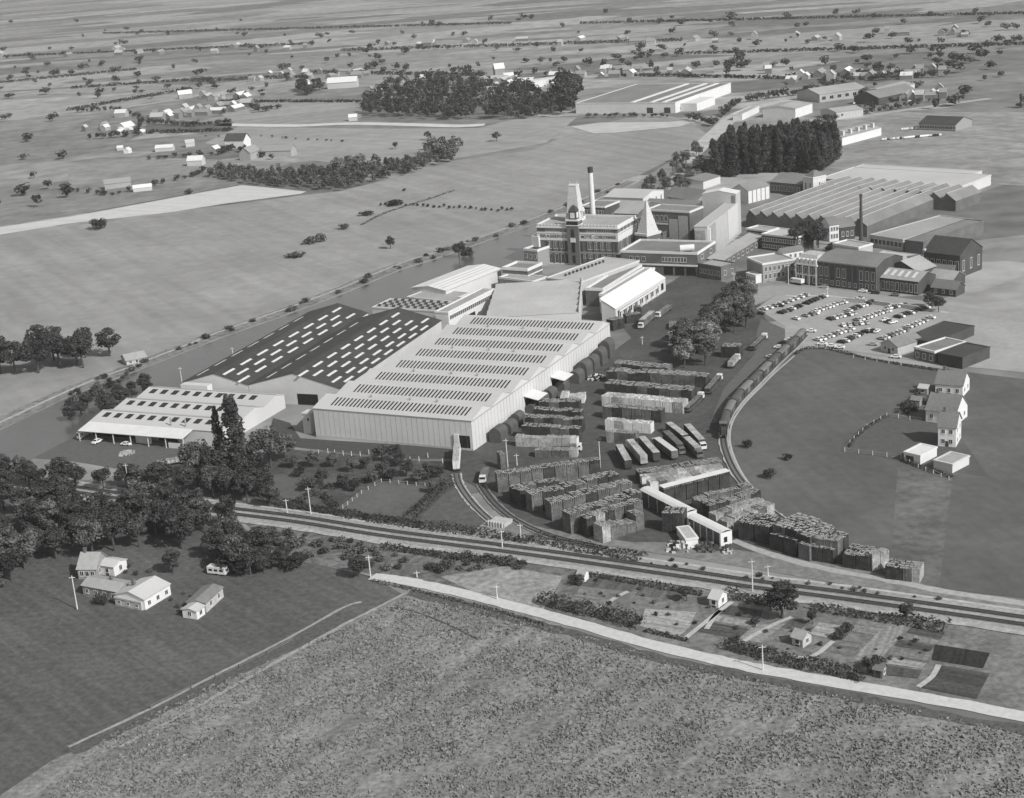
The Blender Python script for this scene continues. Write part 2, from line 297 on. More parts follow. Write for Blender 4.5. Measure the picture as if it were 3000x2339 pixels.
for pp in ([(2070, 1845), (2100, 1800), (2145, 1765)], [(1750, 1790), (1800, 1755), (1840, 1735)], [(2300, 1925), (2380, 1925), (2440, 1880)], [(2690, 2015), (2730, 1985), (2750, 1950)], [(2010, 1870), (2060, 1830), (2110, 1790)], [(2180, 1880), (2260, 1835), (2320, 1810)]):
    strip('path', pp, 1.4, gm('garden_path', .42, amt=.2), .2, sm=3)

# ------------------------------------------------------------------ buildings
WINC = {}
class B:
    def __init__(s, name, label, cat, fl, fr, bk=None, z=0, depth=10, group=None, rl=None, width=10):
        if rl:                      # rl: front-right and back-right corners, width to the left
            P, Q = G(*rl[0], z), G(*rl[1], z); v = (Q - P).normalized(); u = Vector((v.y, -v.x, 0)); s.D = (Q - P).length; s.W = width; O = P - u * width
        else:
            P, Q = G(*fl, z), G(*fr, z); u = (Q - P).normalized(); v = Vector((-u.y, u.x, 0)); s.W = (Q - P).length; O = P
            s.D = (G(*bk, z) - P).dot(v) if bk else depth
        O = Vector((O.x, O.y, 0)); s.u, s.v, s.O = u, v, O
        s.e = empty(name, O, math.atan2(u.y, u.x), label, cat, group)
    def part(s, name, mb, m, parent=None): return mb.obj(name, m, parent or s.e)
    def shell(s, ax, prof, wm, rm, x0=0, x1=None, y0=0, y1=None, z0=0, over=.35, rt=.18, wn='wall', rn='roof', roof=True):
        x1 = s.W if x1 is None else x1; y1 = s.D if y1 is None else y1
        w = MB(); k = len(prof); pts = list(prof) + [(prof[-1][0], z0), (prof[0][0], z0)]; n = len(pts)
        f = (lambda t, q: (t, y0 + q[0], q[1])) if ax == 'x' else (lambda t, q: (x0 + q[0], t, q[1]))
        a, b = (x0, x1) if ax == 'x' else (y0, y1)
        vs = [f(a, q) for q in pts] + [f(b, q) for q in pts]
        cap1, cap2 = tuple(range(n)), tuple(range(n, 2 * n))[::-1]
        sides = [(i, n + i, n + (i + 1) % n, (i + 1) % n) for i in range(n)]
        if ax == 'x': w.add(vs, [cap1[::-1], cap2[::-1]] + [q[::-1] for q in sides])
        else: w.add(vs, [cap1, cap2] + sides)
        wall = w.obj(wn, wm, s.e); rf = None
        if roof:
            r = MB()
            for i in range(k - 1):
                p, q = prof[i], prof[i + 1]
                if abs(q[0] - p[0]) < .02 and abs(q[1] - p[1]) > .3:
                    pass
                d = math.hypot(q[0] - p[0], q[1] - p[1])
                def ext(c, e, o): return (c[0] + (c[0] - e[0]) / d * o, c[1] + (c[1] - e[1]) / d * o)
                pp = ext(p, q, over) if i == 0 else p; qq = ext(q, p, over) if i == k - 2 else q
                g = lambda t, c: f(t, (c[0], c[1] + .02))
                r.slab(g(a - over, pp), g(b + over, pp), g(b + over, qq), g(a - over, qq), rt)
            rf = r.obj(rn, rm, s.e)
        return wall, rf
    def flat(s, h, wm, rm, par=.7, pm=None, x0=0, x1=None, y0=0, y1=None, z0=0, pw=.5):
        x1 = s.W if x1 is None else x1; y1 = s.D if y1 is None else y1
        w = MB().box(x0, x1, y0, y1, z0, h).obj('wall', wm, s.e)
        rf = MB().box(x0 + pw, x1 - pw, y0 + pw, y1 - pw, h + .01, h + .15).obj('roof', rm, s.e)
        if par:
            p = MB()
            for (a, b, c, d) in ((x0 - .2, x1 + .2, y0 - .2, y0 + pw), (x0 - .2, x1 + .2, y1 - pw, y1 + .2), (x0 - .2, x0 + pw, y0 + pw, y1 - pw), (x1 - pw, x1 + .2, y0 + pw, y1 - pw)): p.box(a, b, c, d, h - .25, h + par)
            p.obj('parapet', pm or wm, s.e)
        return w, rf
    def win(s, face, n, za, zb, w, u0=0, u1=None, m=None, name='window', depth=0, frame=True):
        L = s.D if face in 'RL' else s.W; u1 = L if u1 is None else u1; m = m or M_['glass']
        key = (round(w, 2), round(zb - za, 2), m.name, name, frame)
        if key not in WINC:
            q = MB().box(-w / 2, w / 2, -.05, .15, 0, zb - za, 0)
            if frame:
                t = min(.16, w * .12)
                q.box(-w / 2 - t, w / 2 + t, -.14, .1, -t * 1.4, 0, 1).box(-w / 2 - t, -w / 2, -.09, .1, 0, zb - za, 1).box(w / 2, w / 2 + t, -.09, .1, 0, zb - za, 1)
                q.box(-w / 2 - t, w / 2 + t, -.1, .1, zb - za, zb - za + t, 1)
                if w > .8: q.box(-.05, .05, -.07, .1, 0, zb - za, 1)
            WINC[key] = q.mesh(name, [m, M_['white']])
        for i in range(n):
            t = u0 + (u1 - u0) * (i + .5) / n
            loc, rz = {'F': ((t, -depth, za), 0), 'R': ((s.W + depth, t, za), math.pi / 2), 'L': ((-depth, t, za), -math.pi / 2)}[face]
            inst(name, WINC[key], s.e, loc, rz)
    def band(s, name, m, za, zb, proud=.25, faces='FR', x0=0, x1=None):
        q = MB(); x1 = s.W if x1 is None else x1
        if 'F' in faces: q.box(x0 - .02, x1 + (proud if 'R' in faces else .02), -proud, .1, za, zb)
        if 'R' in faces: q.box(s.W - .1, s.W + proud - .003, .1, s.D, za + .003, zb - .003)
        return q.obj(name, m, s.e)
def gable(W, h, rh): return [(0, h), (W / 2, h + rh), (W, h)]
def house(label, fl, fr, bk=None, h=5, rh=3, ax='x', wm='white', rm='tile', depth=9, z=0, group=None, nf=3, nr=2, rows=1, door=True, chim=True, name='house', cat='house', rl=None, width=9, hip=0):
    b = B(name, label, cat, fl, fr, bk, z, depth, group, rl, width)
    b.shell(ax, gable(b.D if ax == 'x' else b.W, h, rh), M_[wm], M_[rm])
    rf = b.e.children[-1]
    for r in range(rows):
        zz = h * (r + .35) / rows
        if nf: b.win('F', nf, zz, zz + min(1.5, h / rows * .5), 1.1, .4, b.W - .4)
        if nr: b.win('R', nr, zz, zz + min(1.5, h / rows * .5), 1.1, .4, b.D - .4)
    if door: MB().box(b.W * .5 - .55, b.W * .5 + .55, -.08, .1, 0, 2.1).obj('door', M_['postd'], b.e)
    if chim and rf is not None:
        cx, cy = (b.W * .2, b.D / 2) if ax == 'x' else (b.W / 2, b.D * .75)
        MB().box(cx - .4, cx + .4, cy - .4, cy + .4, h + rh - .8, h + rh + 1.3).box(cx - .5, cx + .5, cy - .5, cy + .5, h + rh + 1.3, h + rh + 1.5).obj('chimney', M_['brick'], rf)
    return b
def skyrow(b, y, z, slope, x0, x1, n, w, l, m, name='skylight', gap=True):
    "row of n panes lying on a slope rising along +y"
    q = MB(); nrm = math.hypot(1, slope)
    for i in range(n):
        x = x0 + (x1 - x0) * (i + .5) / n
        q.slab((x - w / 2, y, z), (x + w / 2, y, z), (x + w / 2, y + l / nrm, z + l / nrm * slope), (x - w / 2, y + l / nrm, z + l / nrm * slope), .06)
    return q.obj(name, m, b.e)

# --- the big pale hall with eight roof bays
hb = B('factory_hall', 'huge pale sheet-clad hall with eight roof bays and rows of dark skylights', 'factory hall', (917, 1197), (1380, 1234), (1388, 929), z=11.4)
d = hb.D / 8; rise = 2.5; pf = [(0, 11.4)]
for i in range(8): pf += [(i * d + .62 * d, 11.4 + rise), ((i + 1) * d, 11.4)]
hb.shell('x', pf, M_['wallw'], M_['roofw'], over=.2)
for i in range(8):
    sl = rise / (.62 * d)
    skyrow(hb, i * d + .16 * d, 11.4 + .24 + .16 * d * sl, sl, .085 * hb.W, .955 * hb.W, 36, .62, .34 * d, M_['glass'], 'skylight_strip')
    for fx in (.3, .55, .72):
        if (i * 3 + int(fx * 10)) % 2: MB().tube((fx * hb.W, i * d + .6 * d, 13.6), (fx * hb.W, i * d + .6 * d, 14.9), .35, .35).tube((fx * hb.W, i * d + .6 * d, 14.9), (fx * hb.W, i * d + .6 * d, 15.3), .6, .1).obj('roof_vent', M_['steel'], hb.e)
MB().box(0, hb.W, -.12, -.004, 11.0, 11.4).box(hb.W + .004, hb.W + .12, 0, hb.D, 10.9, 11.3).obj('gutter', M_['roofg'], hb.e)
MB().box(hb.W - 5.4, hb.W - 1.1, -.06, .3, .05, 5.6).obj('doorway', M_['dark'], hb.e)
MB().box(hb.W - 7.4, hb.W - 5.4, -.5, -.1, .1, 6.0).obj('sliding_door', M_['white'], hb.e)
sm_ = MB()
for i in range(1, 30): sm_.box(i * hb.W / 30 - .04, i * hb.W / 30 + .04, -.06, -.005, .3, 10.8)
for i in range(1, 50): sm_.box(hb.W + .005, hb.W + .06, i * hb.D / 50 - .04, i * hb.D / 50 + .04, .3, 10.8)
sm_.obj('wall_seam', M_['roofg'], hb.e)
MB().box(0, hb.W, -.1, .02, 0, .9).obj('plinth', M_['conc'], hb.e)
for (yy, l) in ((hb.D * .33, 9), (hb.D * .52, 9)):
    MB().slab((hb.W, yy, 6.6), (hb.W + 6, yy, 5.4), (hb.W + 6, yy + l, 5.4), (hb.W, yy + l, 6.6), .25).obj('canopy', M_['white'], hb.e)
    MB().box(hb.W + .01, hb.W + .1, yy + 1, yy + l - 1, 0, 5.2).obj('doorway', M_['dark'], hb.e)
b = B('outbuilding', 'low pale outbuilding against the left end of the big pale hall', 'outbuilding', (884, 1212), (906, 1214), (902, 1202), z=8)
b.flat(8, M_['wallw'], M_['roofw'], par=.3); b.win('F', 1, 5.2, 6.4, .8, b.W * .55, b.W)
# --- the two dark-roofed sheds
def darkshed(label, fl, fr, bk, h, rh, lines, n, wdoor):
    b = B('warehouse', label, 'warehouse', fl, fr, bk, z=h, group=None)
    b.shell('y', gable(b.W, h, rh), M_['wallw'], M_['roofd'], over=.3)
    sl = rh / (b.W / 2); k = 0
    for (fx, ph) in lines:
        x = fx * b.W; zz = h + (x if x < b.W / 2 else b.W - x) * sl + .27; sg = 1 if x < b.W / 2 else -1
        for i in range(n):
            y = b.D * (i + .5 + ph) / n
            if y + b.D / n * .3 > b.D - 2: continue
            L_ = b.D / n * .62
            MB().slab((x - .55, y - L_ / 2, zz - .55 * sl * sg), (x + .55, y - L_ / 2, zz + .55 * sl * sg), (x + .55, y + L_ / 2, zz + .55 * sl * sg), (x - .55, y + L_ / 2, zz - .55 * sl * sg), .08).obj('skylight', M_['glassl'], b.e)
    MB().box(b.W / 2 - .4, b.W / 2 + .4, 0, b.D, h + rh + .12, h + rh + .36).obj('ridge_cap', M_['roofd'], b.e)
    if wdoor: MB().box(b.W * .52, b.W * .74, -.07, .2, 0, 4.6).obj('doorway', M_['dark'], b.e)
    return b
darkshed('long dark-roofed shed with a pale gable and dashed skylights, beside the big hall', (728, 1128), (1000, 1139), (1129, 936), 7.5, 5.6, [(.16, .1), (.58, -.3), (.68, .05), (.78, .35), (.88, 0), (.96, .3)], 8, True)
darkshed('narrower dark-roofed shed with a pale gable, nearest the river', (536, 1120), (726, 1128), (1020, 916), 7.5, 4.2, [(.62, -.1), (.75, .2), (.88, -.25), (.12, .2)], 8, False)
# --- three-bay pale workshop with canopy
wb = B('workshop', 'pale three-bay workshop with small dark skylights and a white front canopy', 'workshop', (262, 1237), (645, 1266), (480, 1135), z=5.5)
d = wb.D / 3; pf = [(0, 5.5)]
for i in range(3): pf += [(i * d + .6 * d, 7.3), ((i + 1) * d, 5.5)]
wb.shell('x', pf, M_['wallw'], M_['roofw'], over=.25)
for i in range(3):
    sl = 1.8 / (.6 * d); l = .22 * d
    for j in range(10):
        x = wb.W * (.07 + .088 * j); y = i * d + .27 * d; zz = 5.5 + .25 + .27 * d * sl
        MB().slab((x - 1.3, y, zz), (x + 1.3, y, zz), (x + 1.3, y + l, zz + l * sl), (x - 1.3, y + l, zz + l * sl), .07).obj('skylight', M_['glass'], wb.e)
    MB().box(-.2, wb.W + .2, i * d + .58 * d, i * d + .62 * d, 7.5, 7.62).obj('ridge_cap', M_['roofg'], wb.e)
cw = wb.W * .8
MB().slab((0, -7.5, 4.3), (cw, -7.5, 4.3), (cw, -.05, 5.6), (0, -.05, 5.6), .2).obj('canopy', M_['white'], wb.e)
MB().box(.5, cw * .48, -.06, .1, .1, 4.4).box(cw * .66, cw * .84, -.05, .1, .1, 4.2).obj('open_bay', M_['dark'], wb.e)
for i in range(7): MB().box(cw * i / 6 - .15, cw * i / 6 + .15, -7.2, -6.9, 0, 4.3).obj('post', M_['post'], wb.e)
MB().box(cw * .5, cw * .65, -4, -3.7, 0, 3).box(cw * .85, cw * .99, -6.6, -6.3, 0, 2.2).obj('front_panel', M_['white'], wb.e)
for x in (.62, .73):
    MB().tube((wb.W * x, 1.5, 5.6), (wb.W * x, 1.5, 9.2), .3, .3).obj('flue', M_['steel'], wb.e)
MB().box(14, 27, wb.D - 4, wb.D - .5, 5.6, 8.6).obj('roof_box', M_['wallw'], wb.e)
# --- works between hall and brewery
db = B('factory_hall', 'grey-roofed works with shallow bays between the big hall and the brewery', 'factory hall', (1425, 932), (1697, 917), (1585, 830), z=9)
d = db.D / 6; pf = [(0, 9)]
for i in range(6): pf += [(i * d + .75 * d, 10.4), ((i + 1) * d, 9)]
db.shell('x', pf, M_['wallw'], mat('pale_grey_roof', .4, amt=.08, scale=.8, amt2=.1), over=.1)
MB().box(db.W - .2, db.W + .25, 0, db.D, 9.2, 11).obj('parapet', M_['wallw'], db.e)
for i in range(1, 6): MB().box(0, db.W, i * d - .5, i * d + .35, 9.3, 9.62).obj('valley_gutter', M_['roofm'], db.e)
db.win('R', 5, 5.5, 7.5, 2.2, 2, db.D - 2)
b = B('factory_block', 'long pale flat-roofed block with a line of roof vents in front of the brewery', 'factory block', (1600, 816), (1704, 828), (1738, 752), z=10)
b.flat(10, M_['conc'], mat('pale_grey_roof', .4), par=.5, pm=M_['wallw'])
for i in range(11): MB().tube((b.W * .3, b.D * (.15 + .065 * i), 10.1), (b.W * .3, b.D * (.15 + .065 * i), 11.3), .5, .6, 6).obj('roof_vent', M_['postd'], b.e)
b = B('factory_block', 'dark-roofed low block with a white parapet between the pale roofs', 'factory block', None, None, z=8, rl=((1766, 852), (1880, 781)), width=9)
b.flat(8, M_['brick'], M_['roofm'], par=1.1, pm=M_['white'])
b = B('factory_block', 'grey-roofed narrow block with a white edge beside the striped white roof', 'factory block', None, None, z=8.6, rl=((1790, 868), (1918, 789)), width=6)
b.flat(8.6, M_['wallw'], M_['roofg'], par=.9, pm=M_['white'])
b = B('factory_block', 'long white sloping roof with fine dark stripes above the lorry yard', 'factory block', None, None, z=6.5, rl=((1803, 906), (1949, 815)), width=7)
b.shell('y', [(0, 10.5), (b.W, 6.5)], M_['wallw'], M_['white'], over=.2)
q = MB()
for k in (.2, .42, .64, .84): q.slab((b.W * k - .25, 0, 10.5 - 4 * k + .25), (b.W * k + .25, 0, 10.2 - 4 * k + .25), (b.W * k + .25, b.D, 10.2 - 4 * k + .25), (b.W * k - .25, b.D, 10.5 - 4 * k + .25), .05)
q.obj('glazing_strip', M_['roofm'], b.e)
MB().box(-.5, 0, -.3, b.D + .3, 9.5, 11.4).obj('parapet', M_['white'], b.e)
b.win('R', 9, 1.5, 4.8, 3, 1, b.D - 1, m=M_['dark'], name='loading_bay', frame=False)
b = B('canopy_roof', 'flat dark loading canopy with a white edge below the striped roof', 'canopy', None, None, z=5, rl=((1815, 912), (1925, 842)), width=3.4)
MB().box(0, b.W, 0, b.D, 4.8, 5.1).obj('roof', M_['roofm'], b.e); MB().box(b.W, b.W + .4, 0, b.D, 4.6, 5.4).obj('fascia', M_['white'], b.e)
for i in range(8): MB().box(b.W - .3, b.W, b.D * i / 7.01, b.D * i / 7.01 + .25, 0, 4.8).obj('post', M_['post'], b.e)
b = B('warehouse', 'white-roofed shed standing on the river bank', 'warehouse', (1207, 843), (1306, 852), (1376, 781), z=8)
b.shell('y', gable(b.W, 8, 1.6), M_['wallw'], M_['white'], over=.5); b.win('F', 4, 4.5, 6, 1.6, 1, b.W - 1)
q = MB()
for k in (.6, .72, .84): q.slab((b.W * k, 1, 8 + (1 - k) * 3.2 + .24), (b.W * k + .35, 1, 8 + (1 - k) * 3.2 + .2), (b.W * k + .35, b.D - 1, 8 + (1 - k) * 3.2 + .2), (b.W * k, b.D - 1, 8 + (1 - k) * 3.2 + .24), .05)
q.obj('roof_rib', M_['roofg'], b.e)
b = B('factory_block', 'low grey block below the white-roofed river shed', 'factory block', (1192, 872), (1385, 893), (1236, 846), z=6)
b.flat(6, M_['conc'], M_['roofg'], par=.5, pm=M_['wallw'])
MB().box(b.W * .74, b.W * .93, 2, b.D * .8, 6.2, 8.4).obj('roof_box', M_['white'], b.e)
b = B('factory_block', 'grey flat roof dotted with small dark skylights behind the dark sheds', 'factory block', (1090, 902), (1292, 914), (1118, 875), z=7)
b.flat(7, M_['wallw'], M_['roofg'], par=.4)
for r in range(4):
    for c in range(9):
        x, y = b.W * (.06 + .105 * c + .02 * r), b.D * (.15 + .22 * r); MB().slab((x - .9, y, 7.2), (x + .9, y, 7.2), (x + .9, y + 1.2, 8), (x - .9, y + 1.2, 8), .1).obj('skylight', M_['postd'], b.e)
b = B('factory_block', 'narrow white block with a strip of small windows leading to the brewery', 'factory block', None, None, z=10, rl=((1313, 918), (1448, 849)), width=7)
b.flat(10, M_['white'], M_['roofg'], par=.6); b.win('R', 22, 6.6, 8.4, 1.6, 1, b.D - 1); MB().box(b.W - .1, b.W + .06, b.D * .4, b.D * .55, .05, 4.6).obj('doorway', M_['dark'], b.e)
b = B('tank_house', 'small white windowless block at the head of the narrow windowed wing', 'outbuilding', (1447, 850), (1490, 855), (1462, 838), z=9)
b.flat(9, M_['white'], M_['white'], par=.3)
b = B('house', 'flat-roofed brick house with a white parapet left of the brewery', 'house', (1472, 789), (1546, 794), (1500, 770), z=9)
b.flat(9, M_['brick'], M_['roofm'], par=1.2, pm=M_['white']); b.win('F', 4, 2, 4, 1.4); b.win('R', 3, 2, 4, 1.4); b.band('cornice', M_['white'], 6.2, 6.8)
b = B('outbuilding', 'low flat-roofed annexe with white edges in front of the flat-roofed brick house', 'outbuilding', (1462, 815), (1560, 828), (1492, 800), z=6)
b.flat(6, M_['brickl'], M_['roofg'], par=.7, pm=M_['white']); b.win('F', 6, 2, 4, 1.4)

# --- the brewery
BH = hgt(1575, 772, 662)
br = B('brewery', 'ornate brick brewery with white bands, tall windows and lettering across its front', 'brewery', (1572, 662), (1808, 667), (1612, 632), z=BH)
zy = lambda y: BH * (772 - y) / 110.; ux = lambda x: (x - 1572) / 236. * br.W
br.flat(BH, M_['brick'], M_['roofg'], par=1.0, pm=M_['stone'])
br.band('cornice', M_['stone'], zy(667), BH - .27, .7); br.band('upper_band', M_['stone'], zy(683), zy(679), .2)
br.band('sign_band', M_['stone'], zy(703), zy(684.5), .3); br.band('sill_band', M_['brickl'], zy(739), zy(734), .25); br.band('base_band', M_['stone'], zy(772), zy(769.5), .3)
for (a, c, n) in ((1596, 1656, 8), (1716, 1794, 12)): br.win('F', n, zy(678), zy(670), .9, ux(a), ux(c))
for x in (1607, 1626, 1645, 1727, 1746, 1764, 1782):
    br.win('F', 2, zy(727), zy(706), 1.15, ux(x - 7), ux(x + 7)); br.win('F', 2, zy(729.8), zy(728.5), 1.1, ux(x - 7), ux(x + 7), frame=False)
for x in (1593, 1609, 1627, 1645, 1661): br.win('F', 1, zy(768), zy(742), 1.9, ux(x - 5), ux(x + 5))
for x in (1711, 1727, 1746, 1764, 1782, 1797): br.win('F', 2, zy(752), zy(742), 1.0, ux(x - 6), ux(x + 6))
br.win('R', 3, zy(727), zy(706), 1.4, 2, br.D - 2); br.win('R', 5, zy(678), zy(670), .9, 1, br.D - 1); br.win('R', 3, zy(760), zy(742), 1.4, 2, br.D - 2)
for x in (1577, 1599, 1617, 1636, 1655, 1703, 1718, 1737, 1755, 1773, 1792, 1803):
    MB().box(ux(x) - .35, ux(x) + .35, -.22, .05, 0, zy(704)).obj('pilaster', M_['brickd'], br.e)
for i in range(24):
    x = br.W * (i + .5) / 24
    if not ux(1660) < x < ux(1702): MB().box(x - .3, x + .3, -.5, -.2, BH + .6, BH + 1.35).obj('merlon', M_['stone'], br.e)
t0, t1 = ux(1664), ux(1698); tm = (t0 + t1) / 2; tw = (t1 - t0) / 2; tz = zy(645)
MB().box(t0, t1, -1.4, 4.5, 0, tz).obj('tower', M_['brick'], br.e)
MB().box(t0 - .3, t1 + .3, -1.7, 4.8, tz - 2.6, tz - 2.1).box(t0 - .4, t1 + .4, -1.8, 4.9, tz, tz + .6).obj('tower_cornice', M_['stone'], br.e)
for i in range(6): MB().box(t0 + (t1 - t0) * (i + .5) / 6 - .3, t0 + (t1 - t0) * (i + .5) / 6 + .3, -1.75, -1.42, tz - 2, tz - .2).obj('corbel', M_['dark'], br.e)
MB().box(tm - .9, tm + .9, -1.5, -1.3, zy(690), zy(668)).box(tm - .9, tm + .9, -1.5, -1.3, zy(735), zy(706)).box(tm - .8, tm + .8, -1.5, -1.3, zy(766), zy(744)).obj('tower_window', M_['glass'], br.e)
MB().box(tm - 1.5, tm + 1.5, -1.6, -1.42, zy(706), zy(694)).obj('tower_panel', M_['stone'], br.e)
MB().box(tm - 2.0, tm + 2.0, -.4, 3.4, tz + .6, tz + 5).taper(tm - 2.3, tm + 2.3, -.7, 3.7, tz + 5, tz + 7.2, .55).taper(tm - 1.2, tm + 1.2, .3, 2.7, tz + 7.2, tz + 8.2, .2).obj('belfry', M_['brickd'], br.e)
MB().box(tm - 1.3, tm + 1.3, -.55, -.3, tz + 1.4, tz + 4.3).box(tm + 1.8, tm + 2.12, .5, 2.7, tz + 1.4, tz + 4.3).obj('clock_panel', M_['stone'], br.e)
py0 = br.D * .55; px0 = br.W * .3
for _ in range(40): px0 += (1684 - pix(br.O + br.u * px0 + br.v * py0 + Vector((0, 0, BH + 8)))[0]) / 6
pzt = 10
while pix(br.O + br.u * px0 + br.v * py0 + Vector((0, 0, BH + pzt)))[1] > 545: pzt += .25
pyr = MB().box(px0 - 4.2, px0 + 4.2, py0 - 4, py0 + 4, BH + .2, BH + 2.2).obj('roof_tower', M_['stone'], br.e)
q = MB().taper(px0 - 4.1, px0 + 4.1, py0 - 3.8, py0 + 3.8, BH + 2.2, BH + 6, .85).taper(px0 - 3.48, px0 + 3.48, py0 - 3.2, py0 + 3.2, BH + 6, BH + pzt, .64)
q.obj('spire_roof', mat('pale_slate', .5, amt=.2, scale=1.2), br.e)
MB().box(px0 - 2.4, px0 + 2.4, py0 - 2.2, py0 + 2.2, BH + pzt, BH + pzt + .5).obj('roof_cresting', M_['stone'], br.e)
for sx in (-1, 1):
    MB().tube((px0 + sx * 2.1, py0, BH + pzt), (px0 + sx * 2.1, py0, BH + pzt + 2.6), .22, .06, 6).obj('finial', M_['stone'], br.e)
for (dx, dy, rz) in ((-4.0, 0, -90), (4.0, 0, 90), (0, -3.8, 0)):
    q = MB().box(-1.3, 1.3, -1, 1.5, 0, 3.6).add([(-1.6, -1.2, 3.6), (1.6, -1.2, 3.6), (0, -1.2, 5.6), (-1.6, 1.5, 3.6), (1.6, 1.5, 3.6), (0, 1.5, 5.6)], [(0, 1, 2), (5, 4, 3), (1, 4, 5, 2), (3, 0, 2, 5), (0, 3, 4, 1)])
    o = q.obj('dormer', M_['stone'], br.e, (px0 + dx, py0 + dy, BH + 2)); o.rotation_euler = (0, 0, R_(rz)); MB().box(-.6, .6, -1.1, -.95, .6, 3.1).obj('window', M_['glass'], o)
def lettering(txt, parent, x0, x1, y, z, hgt_, m):
    cu = bpy.data.curves.new('lettering', 'FONT'); cu.body = txt; cu.size = hgt_; cu.extrude = .06; cu.align_x = 'CENTER'; cu.offset = .03
    o = bpy.data.objects.new('tmp', cu); COL.objects.link(o); bpy.context.view_layer.update()
    me = bpy.data.meshes.new_from_object(o.evaluated_get(bpy.context.evaluated_depsgraph_get())); me.name = 'lettering'; me.materials.clear(); me.materials.append(m)
    bpy.data.objects.remove(o); xs = [v.co.x for v in me.vertices]; wd = max(xs) - min(xs)
    t = bpy.data.objects.new('lettering', me); t.location = ((x0 + x1) / 2, y, z); t.rotation_euler = (math.pi / 2, 0, 0); t.scale = (min(1.6, (x1 - x0) / wd), 1, 1); link(t, parent)
lettering('BRASSERIES', br.e, ux(1582), ux(1660), -.34, zy(694.5), 2.3, M_['brickd'])
lettering('MOTTE - CORDONNIER', br.e, ux(1703), ux(1804), -.34, zy(694.5), 2.3, M_['brickd'])
# annexes, chimneys and roofs behind
b = B('outbuilding', 'low annexe with a dark roof and white edge against the left end of the brewery', 'outbuilding', (1534, 733), (1574, 737), (1550, 712), z=9)
b.flat(9, M_['brickl'], M_['roofd'], par=1, pm=M_['white']); b.win('F', 3, 5, 7, 1.3); MB().box(-.5, 4.5, b.D * .5, b.D * .9, 9.2, 15).obj('white_tank', M_['white'], b.e)
ch = hgt(1742, 716, 490); p = G(1742, 716); e = empty('chimney', p, 0, 'tall white chimney with a black top rising behind the brewery', 'chimney')
MB().tube((0, 0, 0), (0, 0, ch - 3), 1.75, 1.3, 20).obj('shaft', M_['white'], e); MB().tube((0, 0, ch - 3), (0, 0, ch), 1.5, 1.5, 20).obj('cap', M_['postd'], e)
ch = hgt(2523, 728, 570); p = G(2523, 728); e = empty('chimney', p, 0, 'tall thin dark brick chimney beside the saw-tooth factory', 'chimney')
MB().tube((0, 0, 0), (0, 0, ch), 1.25, .6, 16).obj('shaft', M_['brickd'], e); MB().tube((0, 0, ch - 1.2), (0, 0, ch + .1), .85, .85, 16).obj('cap', M_['brickd'], e)
def blk(label, fl, fr, bk, h, rh=0, wm='brick', rm='roofg', ax='x', fw=None, rw=None, par=.7, pm=None, name='factory_block', cat='factory block', z=None, rl=None, width=10, prof=None, group=None):
    b = B(name, label, cat, fl, fr, bk, z=h if z is None else z, rl=rl, width=width, group=group)
    if prof: b.shell(ax, prof(b), M_[wm], M_[rm])
    elif rh: b.shell(ax, gable(b.D if ax == 'x' else b.W, h, rh), M_[wm], M_[rm])
    else: b.flat(h, M_[wm], M_[rm], par=par, pm=M_[pm] if pm else None)
    for f, ws in (('F', fw), ('R', rw)):
        for (n, za, zb, w) in (ws or []): b.win(f, n, za, zb, w, .5, (b.W if f == 'F' else b.D) - .5)
    return b
blk('dark brick block with rows of white-framed windows behind the white chimney', (1702, 606), (1772, 609), (1716, 588), 20, wm='brickd', rm='roofm', pm='stone', fw=[(8, 16, 18.4, 1.2), (8, 12, 14.4, 1.2), (8, 8, 10.4, 1.2), (8, 4, 6.4, 1.2)], rw=[(3, 12, 15, 1.2)])
blk('grey pitched roof of a long brewery building right of the white chimney', (1768, 624), (1866, 628), (1786, 590), 15, 4, wm='brick', rm='roofg', fw=[(8, 9, 12, 1.2)])
blk('flat grey-roofed brewery block directly behind the brick front', (1762, 643), (1868, 650), (1774, 626), 13, wm='brick', rm='roofm', par=.5)
blk('pale building with a light roof farthest back in the brewery group', (1770, 578), (1884, 582), (1795, 552), 13, 2.5, wm='stone', rm='roofw', fw=[(10, 8, 11, 1.2), (10, 3, 6, 1.2)], rw=[(4, 8, 11, 1.2)])
b = blk('brick tower block with a steep pyramid roof and white cornice', (1860, 688), (1895, 693), (1872, 673), 13, wm='brick', rm='tile', pm='stone', par=1.0, rw=[(3, 7, 10, 1.2)], fw=[(3, 7, 10, 1.2)])
MB().taper(.3, b.W - .3, .3, b.D - .3, 13.2, 14.4, .85).taper(b.W * .09, b.W * .91, b.D * .09, b.D * .91, 14.4, 31, .06).obj('pyramid_roof', mat('pale_slate', .5), b.e); MB().tube((b.W / 2, b.D / 2, 30), (b.W / 2, b.D / 2, 34), .2, .05, 6).obj('finial', M_['stone'], b.e)
b = blk('tall dark brewhouse with pale wall panels left of the grain silo', (1893, 617), (2020, 624), (1903, 600), hgt(2020, 727, 624), wm='brick', rm='roofm', pm='stone', par=.8)
bh_ = b.e.children[0].dimensions.z; bh_ = hgt(2020, 727, 624)
MB().box(b.W * .52, b.W * .72, -.12, .05, 3.5, bh_ - 4).box(b.W * .74, b.W * .95, -.12, .05, 3.5, bh_ - 2).obj('wall_panel', M_['conc'], b.e); b.win('F', 5, bh_ - 5.5, bh_ - 2.5, 1.5, .5, b.W * .5)
MB().box(.5, b.W * .5, -.15, .05, bh_ - 7.4, bh_ - 6.4).obj('band', M_['stone'], b.e)
